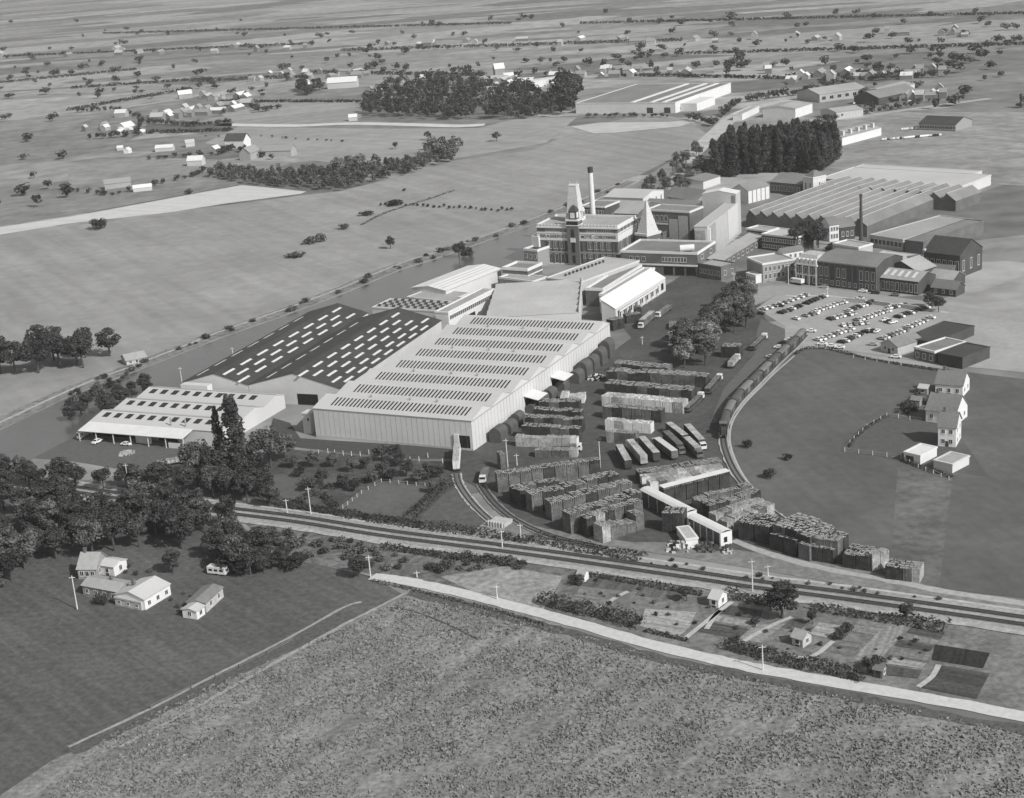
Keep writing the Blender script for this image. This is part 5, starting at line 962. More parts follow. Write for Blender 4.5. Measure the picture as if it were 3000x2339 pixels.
# ------------------------------------------------------------------ vegetation
LD, LM, LP = leafmat('dark_foliage', .045), leafmat('mid_foliage', .085), leafmat('pale_foliage', .15)
def crown(seed, n, kind, leaf):
    r = random.Random(seed); q = MB(); lobes = []
    if kind == 'poplar':
        for i in range(64):
            z = .07 + .91 * ((i + r.random()) / 64); w = .105 * (1 - z) ** .55 * min(1, (z + .02) / .16) ** .6 * 1.12
            a = r.random() * 6.28; t = r.uniform(.5, 1.0); lobes.append((w * t * math.cos(a), w * t * math.sin(a), z, .022 + w * .42, .075 * (1.15 - z * .4)))
    elif kind == 'bush':
        for i in range(12):
            a, t = r.random() * 6.28, r.random() ** .5 * .36; lobes.append((t * math.cos(a), t * math.sin(a), r.uniform(.25, .75) * (1 - t), r.uniform(.14, .24), .2))
    elif kind == 'lump':
        for i in range(3): lobes.append((r.uniform(-.16, .16), r.uniform(-.16, .16), r.uniform(.45, .8), r.uniform(.2, .3), .22))
    else:
        for i in range(22):
            a = r.random() * 6.28; ph = r.uniform(-.75, 1) ; t = math.sqrt(max(0, 1 - ph * ph)) * r.uniform(.55, 1); k = .27
            lobes.append((k * t * math.cos(a), k * t * math.sin(a), .6 + .3 * ph * r.uniform(.7, 1), r.uniform(.085, .15), r.uniform(.07, .12)))
    tl = [r.uniform(.65, 1.35) for _ in lobes]
    for _ in range(n):
        j = r.randrange(len(lobes)); x, y, z, rr, rz = lobes[j]
        d = Vector((r.gauss(0, 1), r.gauss(0, 1), r.gauss(0, 1))).normalized(); m_ = r.uniform(.72, 1.08)
        c = Vector((x + d.x * rr * m_, y + d.y * rr * m_, max(.03, z + d.z * rz * m_)))
        nrm = (d + Vector((r.uniform(-.8, .8), r.uniform(-.8, .8), r.uniform(-.3, .9)))).normalized(); a = nrm.orthogonal().normalized(); b_ = nrm.cross(a); s = leaf * r.uniform(.6, 1.35); an = r.random() * 3.14
        a, b_ = (a * math.cos(an) + b_ * math.sin(an)) * s, (b_ * math.cos(an) - a * math.sin(an)) * s * .75
        k = len(q.v); q.v += [tuple(c - a), tuple(c - b_ * .9), tuple(c + a), tuple(c + b_)]; q.f.append((k, k + 1, k + 2, k + 3)); q.m.append(0); q.t.append(tl[j] * r.uniform(.6, 1.4))
    return q
def trunk(seed, kind):
    r = random.Random(seed); q = MB()
    if kind == 'poplar': q.tube((0, 0, 0), (0, 0, .5), .016, .009, 7).tube((0, 0, .5), (0, 0, .93), .009, .002, 5)
    else:
        q.tube((0, 0, 0), (.01, 0, .34), .026, .018, 8); base = Vector((.01, 0, .33))
        for i in range(5):
            a = i * 1.26 + r.random(); e = Vector((.2 * math.cos(a), .2 * math.sin(a), r.uniform(.55, .75))); q.tube(base, e, .012, .004, 5)
    return q
CR_ = {}
def cmesh(kind, v, hi, m):
    key = (kind, v, hi, m.name)
    if key not in CR_:
        n = {'poplar': 3400, 'tree': 2300, 'bush': 750}[kind] if hi else {'poplar': 420, 'tree': 420, 'bush': 220}[kind]
        lf = {'poplar': .017, 'tree': .026, 'bush': .05}[kind] * (1 if hi else 1.75)
        CR_[key] = crown(v * 17 + 3, n, kind, lf).mesh('crown', m)
    return CR_[key]
TRK = {}
for k_ in ('poplar', 'tree'): TRK[k_] = [trunk(9 + i, k_).mesh('trunk', M_['bark']) for i in range(2)]
NM = {'poplar': 'poplar_tree', 'tree': 'broadleaf_tree', 'bush': 'bush'}
def plant(kind, p, h, label, group=None, w=1.0, m=None, cat=None, px=True, hi=None):
    if px: p = G(*p)
    hp = h * FPX / ((p - Vector((0, 0, CH))).length); hi = hp > 34 if hi is None else hi
    me = cmesh(kind, random.randrange(3 if hi else 4), hi, m or LD); sc = (h * w, h * w, h); rz = random.random() * 6.28
    if kind == 'bush' or hp < 20:
        o = bpy.data.objects.new(NM[kind], me); o.location = p; o.rotation_euler = (0, 0, rz); o.scale = sc; link(o)
        return tag(o, label, cat or ('bush' if kind == 'bush' else 'tree'), group)
    e = empty(NM[kind], p, rz, label, cat or 'tree', group); e.scale = sc
    inst('trunk', random.choice(TRK[kind]), e); inst('crown', me, e); return e
def inside(x, y, P):
    c = False; j = len(P) - 1
    for i in range(len(P)):
        if (P[i][1] > y) != (P[j][1] > y) and x < (P[j][0] - P[i][0]) * (y - P[i][1]) / (P[j][1] - P[i][1]) + P[i][0]: c = not c
        j = i
    return c
def spots(pts, n, sep=0):
    Q = [G(*p) for p in pts]; P = [(q.x, q.y) for q in Q]; x0, x1 = min(p[0] for p in P), max(p[0] for p in P); y0, y1 = min(p[1] for p in P), max(p[1] for p in P); out = []; t = 0
    while len(out) < n and t < n * 120:
        t += 1; x, y = random.uniform(x0, x1), random.uniform(y0, y1)
        if inside(x, y, P) and (not sep or all((x - o.x) ** 2 + (y - o.y) ** 2 > sep * sep for o in out)): out.append(Vector((x, y, 0)))
    return out
def grove(kind, pts, n, h, label, sep=3, w=(.9, 1.2), m=None, cat=None):
    for p in spots(pts, n, sep): plant(kind, p, random.uniform(*h), label, label, random.uniform(*w), random.choice(m) if isinstance(m, (list, tuple)) else m, cat, px=False)
def mass(name, pts, n, h, label, m, cat='wood', leaves=90, w=(.8, 1.1), leaf=.085):
    "a far-off wood that reads as one mass"
    q = MB(); T = [crown(300 + i, leaves, 'lump', leaf) for i in range(5)]
    for p in spots(pts, n, 0):
        t = random.choice(T); hh = random.uniform(*h); ww = hh * random.uniform(*w); a = random.random() * 6.28; ca, sa = math.cos(a), math.sin(a); tn = random.uniform(.65, 1.35); k = len(q.v)
        q.v += [(p.x + (x * ca - y * sa) * ww, p.y + (x * sa + y * ca) * ww, z * hh) for x, y, z in t.v]; q.f += [tuple(i + k for i in f) for f in t.f]; q.m += t.m; q.t += [v * tn for v in t.t]
    o = q.obj(name, m); return tag(o, label, cat, None, 'stuff')
def hedge(pts, w, h, label, m=None, dens=16, name='hedge', sm=4, leaf=.3, cat='hedge'):
    P = line(pts, sm); r = random.Random(int(pts[0][0])); q = MB()
    for a, c in zip(P, P[1:]):
        d = c - a; Ln = d.length; d = d / Ln; nn = Vector((-d.y, d.x, 0)); wob = r.uniform(.75, 1.2)
        for _ in range(int(Ln * (w + 2 * h) * dens / 6)):
            t, an = r.random() * Ln, r.uniform(0, math.pi); rr = r.uniform(.75, 1.1); cpt = a + d * t + nn * math.cos(an) * w / 2 * rr * wob + Vector((0, 0, max(.1, h * wob * (.25 + .75 * math.sin(an)) * rr * r.uniform(.6, 1))))
            n_ = (nn * math.cos(an) + Vector((r.uniform(-.7, .7), r.uniform(-.7, .7), math.sin(an) + r.uniform(-.2, .5)))).normalized(); u = n_.orthogonal().normalized(); v = n_.cross(u); s = leaf * r.uniform(.6, 1.4); k = len(q.v)
            q.v += [tuple(cpt - u * s), tuple(cpt - v * s), tuple(cpt + u * s), tuple(cpt + v * s)]; q.f.append((k, k + 1, k + 2, k + 3)); q.m.append(0); q.t.append(r.uniform(.5, 1.5) * wob)
    o = q.obj(name, m or LD); return tag(o, label, cat)
# near left trees
plant('poplar', (700, 1405), hgt(700, 1405, 1160), 'tallest dark poplar rising in front of the workshop', w=1.25); plant('poplar', (655, 1395), hgt(655, 1395, 1195), 'slender dark poplar left of the tallest poplar', w=.85)
plant('tree', (588, 1408), 17, 'broad dark tree left of the poplars, covering the canopy corner', w=1.15, m=LM); plant('tree', (640, 1420), 15, 'dark round tree just below the slender poplar', w=1.2); plant('tree', (795, 1372), 17.5, 'big pale-leaved tree right of the tallest poplar', w=1.2, m=LM); plant('tree', (742, 1395), 13, 'dark tree at the foot of the tallest poplar', w=1.2); plant('tree', (838, 1352), 11, 'smaller pale tree at the right end of the poplar group', w=1.1, m=LM)
l_ = 'dark leafy tree in the belt between the workshop yard and the railway'; grove('tree', [(-350, 1400), (-100, 1390), (200, 1425), (420, 1430), (560, 1420), (700, 1425), (800, 1440), (800, 1490), (700, 1475), (420, 1448), (200, 1438), (-350, 1420)], 38, (8, 12), l_, 5.5, (1.0, 1.35), [LD, LD, LM])
l_ = 'dark leafy tree in the wood above the lower left cottages'; grove('tree', [(-400, 1520), (200, 1480), (440, 1500), (640, 1530), (700, 1560), (780, 1660), (700, 1680), (640, 1640), (480, 1600), (400, 1630), (250, 1640), (150, 1680), (-400, 1660)], 74, (10, 15), l_, 6, (1.0, 1.3), [LD, LD, LD, LM])
plant('tree', (508, 1680), 8, 'round dark tree beside the drive to the cottages', w=1.2); plant('tree', (735, 1685), 9, 'rounded dark tree right of the white caravan', w=1.35); plant('bush', (300, 1770), 4.5, 'dark bush in front of the low flat-roofed lean-to', w=1.1); plant('bush', (850, 1665), 4, 'low dark bush right of the caravan trees', w=2, cat='bush')
plant('tree', (1052, 1690), 7, 'dark conical thicket at the start of the white path', w=1.5); grove('bush', [(500, 1740), (560, 1720), (620, 1720), (560, 1790), (500, 1800)], 8, (1.2, 2.5), 'small garden bush between the bungalow and the block shed', 2, m=LM)
grove('bush', [(200, 1700), (250, 1740), (330, 1700), (480, 1690), (440, 1660), (300, 1650)], 8, (1.5, 3), 'small bush around the lower left cottages', 3, m=LM)
grove('tree', [(-600, 1560), (-100, 1560), (60, 1720), (-100, 1900), (-600, 2000)], 10, (9, 13), 'dark leafy tree at the far left beyond the cottages', 6, (1, 1.3), [LD, LM])
grove('tree', [(650, 1620), (780, 1600), (900, 1640), (880, 1672), (760, 1690), (650, 1690)], 13, (5, 8.5), 'low dark tree in the thicket right of the white caravan', 5, (1.3, 1.7), [LD])
# orchard before the hall
l_ = 'small dark fruit tree in the gardens before the big hall'
for (x, y, h_) in ((860, 1372, 6), (920, 1370, 6.5), (978, 1370, 6), (1036, 1385, 6.5), (1075, 1375, 6), (1119, 1352, 8), (1158, 1356, 7.5), (1170, 1368, 6), (1192, 1398, 7), (1228, 1418, 6), (1256, 1408, 6.5), (1122, 1392, 6.5), (1010, 1432, 6), (1040, 1440, 5), (1095, 1418, 5.5), (1150, 1410, 5), (905, 1440, 6), (945, 1420, 6), (880, 1400, 5), (1290, 1400, 5), (1265, 1445, 5)): plant('tree', (x, y), h_, l_, l_, random.uniform(1.1, 1.4), random.choice((LD, LD, LM)))
poly('meadow', [(780, 1310), (900, 1322), (1200, 1352), (1350, 1352), (1345, 1420), (1420, 1530), (1380, 1560), (1140, 1530), (800, 1480), (700, 1450)], gm('garden_grass', .085, amt=.35, scale=.4, amt2=.25, scale2=.06), .1)
poly('garden_lawn', [(985, 1492), (1062, 1440), (1118, 1413), (1200, 1420), (1270, 1428), (1285, 1440), (1255, 1480), (1210, 1520), (1120, 1512)], gm('clipped_lawn', .115, amt=.12, scale=.4, amt2=.1), .14)
poly('garden_lawn', [(745, 1400), (820, 1390), (900, 1402), (1000, 1408), (960, 1440), (900, 1460), (830, 1470), (770, 1440)], MATS['clipped_lawn'], .14)
poly('garden_lawn', [(1240, 1510), (1310, 1440), (1345, 1425), (1360, 1465), (1420, 1532), (1370, 1552), (1230, 1528)], gm('rough_lawn', .105, amt=.25, scale=.4), .145)
hedge([(1205, 1520), (1250, 1480), (1285, 1440), (1330, 1420)], 4, 3.6, 'dark hedge climbing the right side of the small lawn', LD); hedge([(815, 1478), (960, 1502), (1130, 1530), (1240, 1545)], 5, 2.4, 'long dark hedge between the small lawn and the railway', LD); hedge([(1240, 1548), (1400, 1568), (1560, 1592)], 4, 3, 'dark hedge along the railway below the loading ramp', LD)
hedge([(870, 1475), (930, 1450), (985, 1490)], 3, 2.5, 'short dark hedge at the left corner of the small lawn', LD); hedge([(1560, 1580), (1700, 1610), (1800, 1626), (1888, 1640)], 5.5, 2.4, 'dark clipped bank hedge below the slanting crate rows', LD)
hedge([(880, 1420), (960, 1432), (1040, 1418), (1150, 1395)], 3, 2.2, 'uneven dark hedge through the gardens before the big hall', LD)
# scrub, gardens
grove('bush', [(760, 1545), (1140, 1605), (1560, 1655), (1640, 1690), (1500, 1670), (1300, 1680), (1150, 1680), (1000, 1640), (820, 1640)], 55, (1.6, 4), 'dark scrub bush between the railway and the white path', 2.5, (1.1, 1.8), [LD, LM, LM])
hedge([(1120, 1606), (1250, 1625), (1400, 1645), (1540, 1660)], 3.5, 2.2, 'ragged dark scrub along the foot of the railway', LD); hedge([(1090, 1702), (1230, 1735), (1450, 1790), (1600, 1835)], 1.6, .9, 'low weedy edge along the near side of the white path', LM)
hedge([(1588, 1763), (1660, 1785), (1740, 1803)], 4.5, 3.8, 'tall dark clipped hedge along the white path, left section', LD, dens=22); hedge([(1752, 1803), (1820, 1822), (1880, 1842)], 5, 4.2, 'tall dark clipped hedge along the white path, right section', LD, dens=22)
hedge([(2125, 1895), (2240, 1925), (2330, 1948), (2420, 1965), (2545, 1995)], 5, 3.2, 'long dark hedge between the allotments and the white path', LD, dens=18); hedge([(1890, 1850), (1960, 1868), (2015, 1880)], 1.4, 1.4, 'thin low hedge by the bare allotment ground', LD)
hedge([(1690, 1682), (1840, 1706), (2000, 1735), (2060, 1745)], 2.5, 1.8, 'ragged hedge along the upper edge of the allotments', LD); hedge([(2120, 1745), (2200, 1760), (2290, 1778)], 5, 2.5, 'thick hedge above the allotments left of the big dark tree', LD); hedge([(2380, 1782), (2480, 1800), (2640, 1825)], 4, 2.2, 'dark hedge along the railway at the lower right', LD); hedge([(2650, 1820), (2720, 1838), (2780, 1848)], 6, 3, 'broad dark hedge at the right edge below the railway', LD)
plant('tree', (2292, 1812), 10.5, 'big dark tree beside the railway above the allotments', w=1.45); plant('tree', (2012, 1762), 5, 'round dark tree beside the white garden hut', w=1.3); plant('bush', (1690, 1712), 4, 'dark bush beside the tiny pale hut', w=1.2); plant('bush', (2460, 1872), 4, 'dark upright bush in the middle of the allotments', w=.9); plant('bush', (2480, 1850), 3.5, 'second dark upright bush just above in the allotments', w=1); plant('bush', (2540, 1950), 3, 'small dark bush behind the hut by the hedge'); plant('tree', (2575, 1975), 5.5, 'dark pruned tree beside the little dark hut', w=1.2); plant('tree', (2655, 1822), 6, 'dark pointed tree at the end of the railway hedge', w=1.1); plant('bush', (2215, 1830), 3, 'dark bush on the garden path left of the striped beds'); plant('bush', (2160, 1880), 2.5, 'dark bush at the corner of the dark allotment bed')
plant('tree', (2380, 1830), 4.5, 'small dark fruit tree right of the big dark tree'); plant('tree', (2100, 1772), 4, 'small tree right behind the white garden hut')
grove('bush', [(1720, 1690), (2200, 1762), (2760, 1840), (2700, 2000), (2300, 1930), (1900, 1850), (1700, 1780)], 50, (.8, 1.8), 'small shrub among the allotment beds', 2, m=[LD, LM])
grove('bush', [(1900, 1655), (2300, 1715), (2776, 1770), (2776, 1755), (2300, 1695), (1950, 1640)], 20, (1, 2), 'weedy bush on the bank between the railway and the yard', 2, m=[LD, LM])
# right field
for (x, y, h_, l) in ((2186, 1312, 4, 'dark bush nearest the train in the green field'), (2308, 1347, 3.2, 'dark bush in the middle of three in the green field'), (2258, 1400, 4.4, 'largest dark bush, lowest of three in the green field')): plant('bush', (x, y), h_, l, w=1.2)
grove('bush', [(2620, 1215), (2660, 1170), (2720, 1150), (2760, 1190), (2700, 1215)], 16, (2, 4.5), 'garden bush among the houses at the right edge', 2.5, m=[LD, LM]); hedge([(2640, 1350), (2700, 1372), (2790, 1402)], 1.8, 1.3, 'dark low hedge below the white garage', LD); hedge([(2485, 1312), (2530, 1262), (2600, 1220)], 1.6, 1.2, 'thin weedy hedge along the lawn fence', LD)
plant('tree', (2720, 900), 7, 'dark tree at the right end of the car park, left of a pair', w=1.3); plant('tree', (2750, 915), 8, 'larger dark tree at the right end of the car park', w=1.3)
hedge([(2330, 1040), (2360, 1024), (2420, 1024), (2475, 1036), (2560, 1056), (2700, 1080), (2790, 1092)], 1.5, 1.2, 'low dark hedge along the upper edge of the green field', LD)
# yard trees
l_ = 'leafy grey tree in the lower clump of the lorry yard'; grove('tree', [(1968, 1078), (2060, 1084), (2090, 1030), (2050, 1000), (2000, 1020)], 8, (12, 15), l_, 5.5, (1.05, 1.25), [LM, LM, LP])
l_ = 'leafy grey tree in the upper clump of the lorry yard'; grove('tree', [(2080, 1000), (2180, 975), (2212, 900), (2170, 870), (2110, 925), (2070, 960)], 15, (12, 15), l_, 6, (1.05, 1.25), [LM, LM, LP])
l_ = 'dark tree beside the white-gabled town house'; grove('tree', [(2325, 738), (2395, 738), (2400, 715), (2340, 715)], 7, (12, 16), l_, 5, (1, 1.2), [LD])
grove('bush', [(2400, 740), (2500, 735), (2500, 725), (2420, 722)], 8, (3, 5), 'dark shrub at the foot of the dark chimney', 3, m=LD)
# river side
l_ = 'dark tree in the thicket on the far river bank at the left edge'; grove('tree', [(-300, 1180), (200, 1085), (365, 1072), (372, 1040), (330, 1030), (200, 1045), (-300, 1110)], 24, (14, 19), l_, 7, (1.0, 1.3), [LD])
grove('bush', [(200, 1205), (300, 1165), (372, 1112), (380, 1098), (300, 1125), (200, 1155)], 24, (2, 4.5), 'bush on the far river bank below the dark thicket', 3, m=[LD, LM]); grove('tree', [(200, 1250), (330, 1215), (450, 1155), (440, 1130), (330, 1170), (200, 1200)], 16, (5, 8), 'dark tree on the near river bank left of the workshop', 5, (1.1, 1.5), [LD])
for i in range(len(FB) - 2):
    a, c = FB[i + 1], FB[i + 2]
    for _ in range(4): t = random.random(); plant('bush', (a[0] + (c[0] - a[0]) * t, a[1] + (c[1] - a[1]) * t - random.uniform(-3, 14)), random.uniform(1.5, 4), 'scrubby bush along the far river bank', 'bushes along the river bank', 1.5, random.choice((LD, LM)))
for (x, y, h_, k, l, w) in ((1345, 757, 11, 'tree', 'dark tree overhanging the river by the white-roofed shed', 1.2), (1368, 752, 7, 'bush', 'bush beside the tree overhanging the river', 1.2), (285, 672, 10, 'bush', 'big dark rounded tree at the end of the pale stubble strip', 1.5), (1255, 412, 9, 'tree', 'lone tree in the hayfield right of centre', 1.2), (1160, 438, 7, 'tree', 'lone tree in the hayfield left of centre', 1.2), (1455, 415, 9, 'tree', 'lone tree near the ditch in the hayfield', 1.4), (1145, 730, 8, 'tree', 'small lone tree on the meadow by the river', 1.1), (870, 752, 3.5, 'bush', 'low wide bush on the meadow by the river', 4),
                            (905, 715, 6, 'bush', 'left bush of the pair on the meadow', 1.6), (940, 708, 7, 'bush', 'right bush of the pair on the meadow', 1.5), (1005, 672, 5, 'bush', 'bush on the meadow ditch, second from the pair', 1.8), (1070, 632, 4, 'bush', 'flat bush on the meadow ditch below the dark clump', 3), (1160, 603, 6.5, 'bush', 'dark clump at the head of the meadow ditch', 1.9), (555, 568, 5, 'bush', 'bush at the upper edge of the stubble strip', 1.4), (1185, 560, 3, 'bush', 'tiny bush in the middle of the meadow', 1)): plant(k, (x, y), h_, l, None, w, LM if 'pair' in l else LD, cat='tree' if k == 'tree' else 'bush')
for i in range(26): x = 1115 + i * 15.5 + random.uniform(-3, 3); plant('bush', (x, 598 + (x - 1115) * .05 + random.uniform(-3, 5)), random.uniform(2, 3.2), 'small bush in the long row across the meadow', 'bush row across the meadow', .9, LD)
hedge([(1060, 660), (1130, 625), (1240, 590), (1330, 560)], 2, 1, 'faint grassy ditch line across the meadow', LM, dens=5, leaf=.5)
# behind the brewery
grove('tree', [(1860, 585), (1960, 575), (2060, 545), (2075, 470), (2040, 440), (1970, 480), (1900, 540)], 44, (6, 10), 'grey bushy tree on the slope behind the brewery', 5, (1, 1.4), [LM, LP, LM])
l_ = 'tall poplar in the dark plantation behind the factory'; grove('poplar', [(2088, 522), (2250, 508), (2400, 508), (2462, 462), (2440, 448), (2300, 452), (2140, 462)], 92, (21, 27), l_, 6, (1.3, 1.7), [LD])
# far woods and hedges
mass('wood', [(1062, 344), (1300, 352), (1550, 352), (1688, 340), (1684, 300), (1560, 268), (1400, 250), (1240, 236), (1130, 255), (1075, 300)], 520, (10, 15), 'dark wood left of the vast white warehouse', LD, leaves=70)
mass('copse', [(612, 522), (760, 545), (997, 562), (1100, 535), (1206, 510), (1330, 474), (1300, 458), (1180, 480), (1000, 510), (900, 505), (760, 515), (640, 500)], 420, (6, 9), 'long low copse in the fields beyond the meadow', LM, leaves=80)
mass('copse', [(975, 490), (1060, 478), (1120, 490), (1060, 520), (985, 515)], 50, (8, 11), 'taller clump at the back of the long low copse', LM, leaves=90); mass('copse', [(1230, 470), (1335, 470), (1345, 440), (1260, 440)], 36, (9, 13), 'clump of trees at the right end of the long low copse', LM, leaves=90)
mass('wood', [(1640, 340), (1690, 336), (1690, 260), (1640, 250)], 40, (16, 26), 'row of taller trees hiding the left end of the vast warehouse', LD, leaves=90)
FT = MB(); FTT = [crown(500 + i, 75, 'lump', .095) for i in range(6)]
def farplant(p, h, w=1.2):
    t = random.choice(FTT); ww = h * w; a = random.random() * 6.28; ca, sa = math.cos(a), math.sin(a); tn = random.uniform(.65, 1.35); k = len(FT.v)
    FT.v += [(p.x + (x * ca - y * sa) * ww, p.y + (x * sa + y * ca) * ww, max(0, z - .14) * h * 1.15) for x, y, z in t.v]; FT.f += [tuple(i + k for i in f) for f in t.f]; FT.m += t.m; FT.t += [v * tn for v in t.t]
def farline(pts, n, h, label, m=None, kind='bush', w=1.3):
    P = line(pts, 0)
    for i in range(n):
        t = (i + random.random()) / n * (len(P) - 1); k = min(int(t), len(P) - 2); farplant(P[k] + (P[k + 1] - P[k]) * (t - k), random.uniform(*h), random.uniform(.8, 1.5) * w)
farline([(430, 362), (560, 372), (680, 362)], 26, (4, 7), 'hedgerow tree below the far village houses'); farline([(600, 402), (760, 402), (900, 412), (1030, 418)], 16, (2, 3), 'low hedge bush across the far hayfield'); farline([(200, 560), (330, 575), (560, 520), (600, 505)], 26, (3, 6), 'bush beside the far farm sheds above the stubble strip'); farline([(230, 330), (330, 325), (420, 350), (400, 400), (260, 410)], 40, (4, 8), 'garden tree round the white far farmhouse', w=1.0)
farline([(640, 345), (700, 300), (760, 330), (820, 320)], 14, (6, 10), 'tree beside the far village strip'); farline([(420, 470), (640, 455), (680, 440), (800, 470)], 26, (4, 7), 'tree around the far barns'); farline([(880, 262), (905, 280), (940, 262)], 12, (10, 16), 'dark tree beside the white far manor')
farline([(2320, 380), (2480, 345), (2700, 310)], 26, (4, 7), 'hedge tree along the far lane at the upper right'); farline([(2190, 300), (2330, 280), (2500, 240), (2780, 225)], 34, (5, 10), 'tree behind the far sheds at the upper right'); farline([(2470, 330), (2600, 300), (2780, 300)], 16, (3, 5), 'low tree in the far pastures at the upper right'); farline([(2240, 420), (2330, 395), (2460, 380)], 10, (3, 5), 'low bush on the rough pasture above the poplars')
farline([(2010, 350), (2090, 370), (2130, 330), (2170, 300)], 18, (5, 9), 'tree along the pale earth track below the warehouse'); farline([(1720, 345), (1850, 343), (1960, 345)], 14, (3, 5), 'shrub before the white front of the vast warehouse')
for k, (x0, x1, y0, y1, n) in enumerate(((-100, 900, 150, 290, 90), (900, 1900, 140, 235, 70), (1900, 3000, 120, 230, 80), (2500, 3050, 230, 320, 16), (-100, 1500, 60, 150, 46), (1500, 3100, 40, 130, 46), (-100, 200, 330, 640, 16))):
    for _ in range(n): farplant(G(random.uniform(x0, x1), random.uniform(y0, y1)), random.uniform(5, 12), random.uniform(1.0, 2.2))
tag(FT.obj('far_trees', LD), 'scattered far-off trees and garden bushes over the distant fields', 'trees', None, 'stuff')
def farhedge(x0, y0, x1, y1, label): hedge([(x0, y0), (x1, y1)], 6, 4, label, LD, dens=1.1, sm=1, leaf=1.3)
for i, a in enumerate(((199, 325, 560, 262), (560, 240, 900, 228), (210, 260, 620, 232), (640, 300, 1060, 300), (900, 215, 1400, 222), (1800, 222, 2300, 232), (2300, 225, 2780, 215), (430, 392, 680, 384), (-60, 250, 400, 205), (-60, 170, 900, 130), (1000, 150, 2000, 120), (2000, 160, 3050, 130), (300, 100, 1500, 70), (1700, 70, 3050, 40))): farhedge(*a, '%s far hedge line, number %s from the nearest along the upper fields' % (('dark thin', 'long dark')[i % 2], ('one', 'two', 'three', 'four', 'five', 'six', 'seven', 'eight', 'nine', 'ten', 'eleven', 'twelve', 'thirteen', 'fourteen')[i]))
# grass tufts on the rough foreground field
q = MB(); r = random.Random(5)
for p in spots([(330, 2150), (620, 2010), (1010, 1840), (1190, 1750), (1550, 1815), (1900, 1920), (2230, 1995), (2500, 2045), (3050, 2160), (3050, 2339), (100, 2339)], 60000):
    nv = mnoise.noise((p.x * .045 + p.y * .02, p.y * .11 - p.x * .05, 0)) + .6 * mnoise.noise((p.x * .25, p.y * .25, 3))
    if nv < r.uniform(-.6, .7): continue
    a = r.random() * 6.28; s = r.uniform(.18, .5); h_ = r.uniform(.15, .5); k = len(q.v); dx, dy = math.cos(a) * s, math.sin(a) * s; lx, ly = r.uniform(-.2, .2), r.uniform(-.2, .2)
    q.v += [(p.x - dx, p.y - dy, .04), (p.x + dx, p.y + dy, .04), (p.x + dx * .6 + lx, p.y + dy * .6 + ly, h_), (p.x - dx * .6 + lx, p.y - dy * .6 + ly, h_)]; q.f.append((k, k + 1, k + 2, k + 3)); q.m.append(0); q.t.append(r.uniform(.7, 1.35))
tag(q.obj('grass_tufts', leafmat('tuft_leaf', .19)), 'rough weedy grass tufts on the foreground field', 'grass', None, 'stuff')
# ------------------------------------------------------------------ far villages
FH = []
for (w_, d_, h_, rh_) in ((9, 7, 4, 3), (13, 8, 4.5, 3.5), (20, 9, 4, 3), (7, 7, 6, 3.5)):
    b = B('tmp', 'x', 'x', (1000, 1000), (1010, 1000), None, depth=d_); b.W, b.D = w_, d_; b.shell('x', gable(d_, h_, rh_), M_['white'], M_['tile'])
    FH.append((b.e.children[0].data, b.e.children[1].data))
    for c in list(b.e.children): bpy.data.objects.remove(c)
    bpy.data.objects.remove(b.e)
def fhouse(x, y, k, label, group=None, wm='white', rm='tile', rz=None, sc=1.0, cat='house', name='far_house'):
    e = empty(name, G(x, y), random.choice((-.45, 1.12, -.3, 1.3)) if rz is None else rz, label, cat, group); e.scale = (sc, sc, sc)
    for nme, me, m in (('wall', FH[k][0], wm), ('roof', FH[k][1], rm)): o = inst(nme, me, e); setmat(o, M_[m])
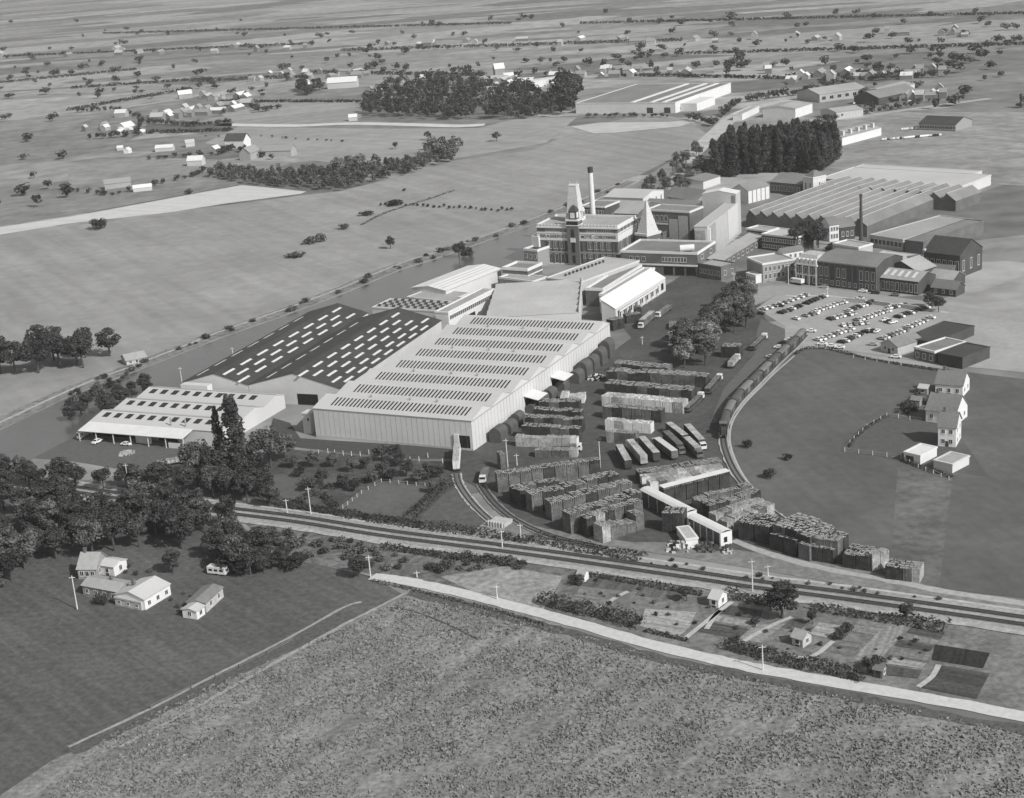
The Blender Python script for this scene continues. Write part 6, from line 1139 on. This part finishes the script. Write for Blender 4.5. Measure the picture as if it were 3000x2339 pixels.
for (x, y, k, l, wm, rm, rz, sc) in ((368, 390, 1, 'bright white farmhouse in the gardens at the upper left', 'white', 'roofw', 1.1, 1.2), (336, 345, 1, 'pale house above the bright white farmhouse', 'white', 'roofg', -.3, 1), (455, 446, 2, 'long low white cottage in the far fields', 'white', 'roofw', -.1, .8), (343, 442, 0, 'tiny white hut left of the long low cottage', 'white', 'roofw', 0, .6), (660, 435, 1, 'dark-walled barn with a bright white roof slope', 'brickd', 'white', -.4, 1.5), (632, 450, 0, 'pale shed left of the dark-walled barn', 'white', 'roofg', 1.1, .9), (770, 462, 2, 'pair-roofed pale farm range right of the barn', 'brickl', 'roofg', -.3, 1.3), (735, 470, 1, 'second pale farm roof left of the farm range', 'brickl', 'roofg', 1.2, 1.3), (545, 432, 0, 'pale hut roof below the far village', 'conc', 'roofw', .3, .9), (549, 488, 1, 'white cottage among glinting frames below the farm', 'white', 'roofw', -.2, 1), (308, 556, 2, 'long low shed above the stubble strip', 'brickl', 'roofg', .25, 1), (391, 564, 2, 'pale low shed right of the long low shed above the stubble', 'white', 'roofw', .2, .7),
                                  (960, 262, 2, 'white far manor house beside dark trees', 'white', 'roofw', -.1, 1.7), (872, 264, 1, 'white house left of the far manor', 'white', 'roofw', .4, 1.2), (1022, 356, 0, 'small white building at the bend of the pale path', 'white', 'roofw', 0, .9), (377, 450, 0, 'white narrow gable in the far gardens', 'white', 'white', 1.3, .7), (1452, 228, 3, 'white gabled far house at the top centre', 'white', 'roofg', .2, 1.6), (1478, 238, 0, 'smaller white far house right of the gabled one', 'white', 'roofg', .1, 1.2), (525, 292, 1, 'white far house above the village strip', 'white', 'roofg', .3, 1.2)): fhouse(x, y, k, l, None, wm, rm, rz, sc)
def village(x0, x1, y0, y1, n, label, sc=1.0):
    for _ in range(n):
        w_ = random.choice(('white', 'brickl', 'brickl', 'conc')); l = '%s %s' % ({'white': 'white', 'brickl': 'light brick', 'conc': 'grey'}[w_], label); t = random.random()
        fhouse(x0 + (x1 - x0) * t, y0 + (y1 - y0) * t + random.uniform(-9, 9), random.randrange(4), l, l, w_, random.choice(('tile', 'roofg', 'roofm')), None, sc * random.uniform(.8, 1.1))
village(430, 720, 352, 318, 30, 'far house in the village strip left of the dark wood'); village(560, 730, 300, 290, 8, 'far house behind the village strip'); village(1070, 1240, 272, 248, 14, 'far house in the row above the dark wood'); village(700, 1060, 232, 225, 16, 'far house among the upper strip fields'); village(1400, 1720, 252, 225, 18, 'far house behind the long white wall at the top'); village(2300, 2780, 240, 222, 26, 'far house beyond the sheds at the top right'); village(2600, 2790, 300, 280, 10, 'far house near the upper right corner'); village(1750, 2250, 222, 212, 16, 'far house beyond the vast warehouse'); village(230, 420, 375, 400, 10, 'far house near the white farmhouse', .8); village(0, 1400, 165, 130, 20, 'far house near the horizon left of centre'); village(1500, 2990, 130, 100, 22, 'far house near the horizon right of centre')

# ------------------------------------------------------------------ haze
hz = bpy.data.materials.new('haze_air'); hz.use_nodes = True; n = hz.node_tree; n.nodes.clear(); pv_ = n.nodes.new('ShaderNodeVolumePrincipled'); ho = n.nodes.new('ShaderNodeOutputMaterial')
pv_.inputs['Color'].default_value = (.9, .9, .9, 1); pv_.inputs['Density'].default_value = .00007; pv_.inputs['Anisotropy'].default_value = .2
n.links.new(pv_.outputs[0], ho.inputs['Volume'])
MATS['haze'] = hz
tag(MB().box(-17500, 17500, -1500, 23500, -1, 210).obj('haze', hz), kind='stuff')
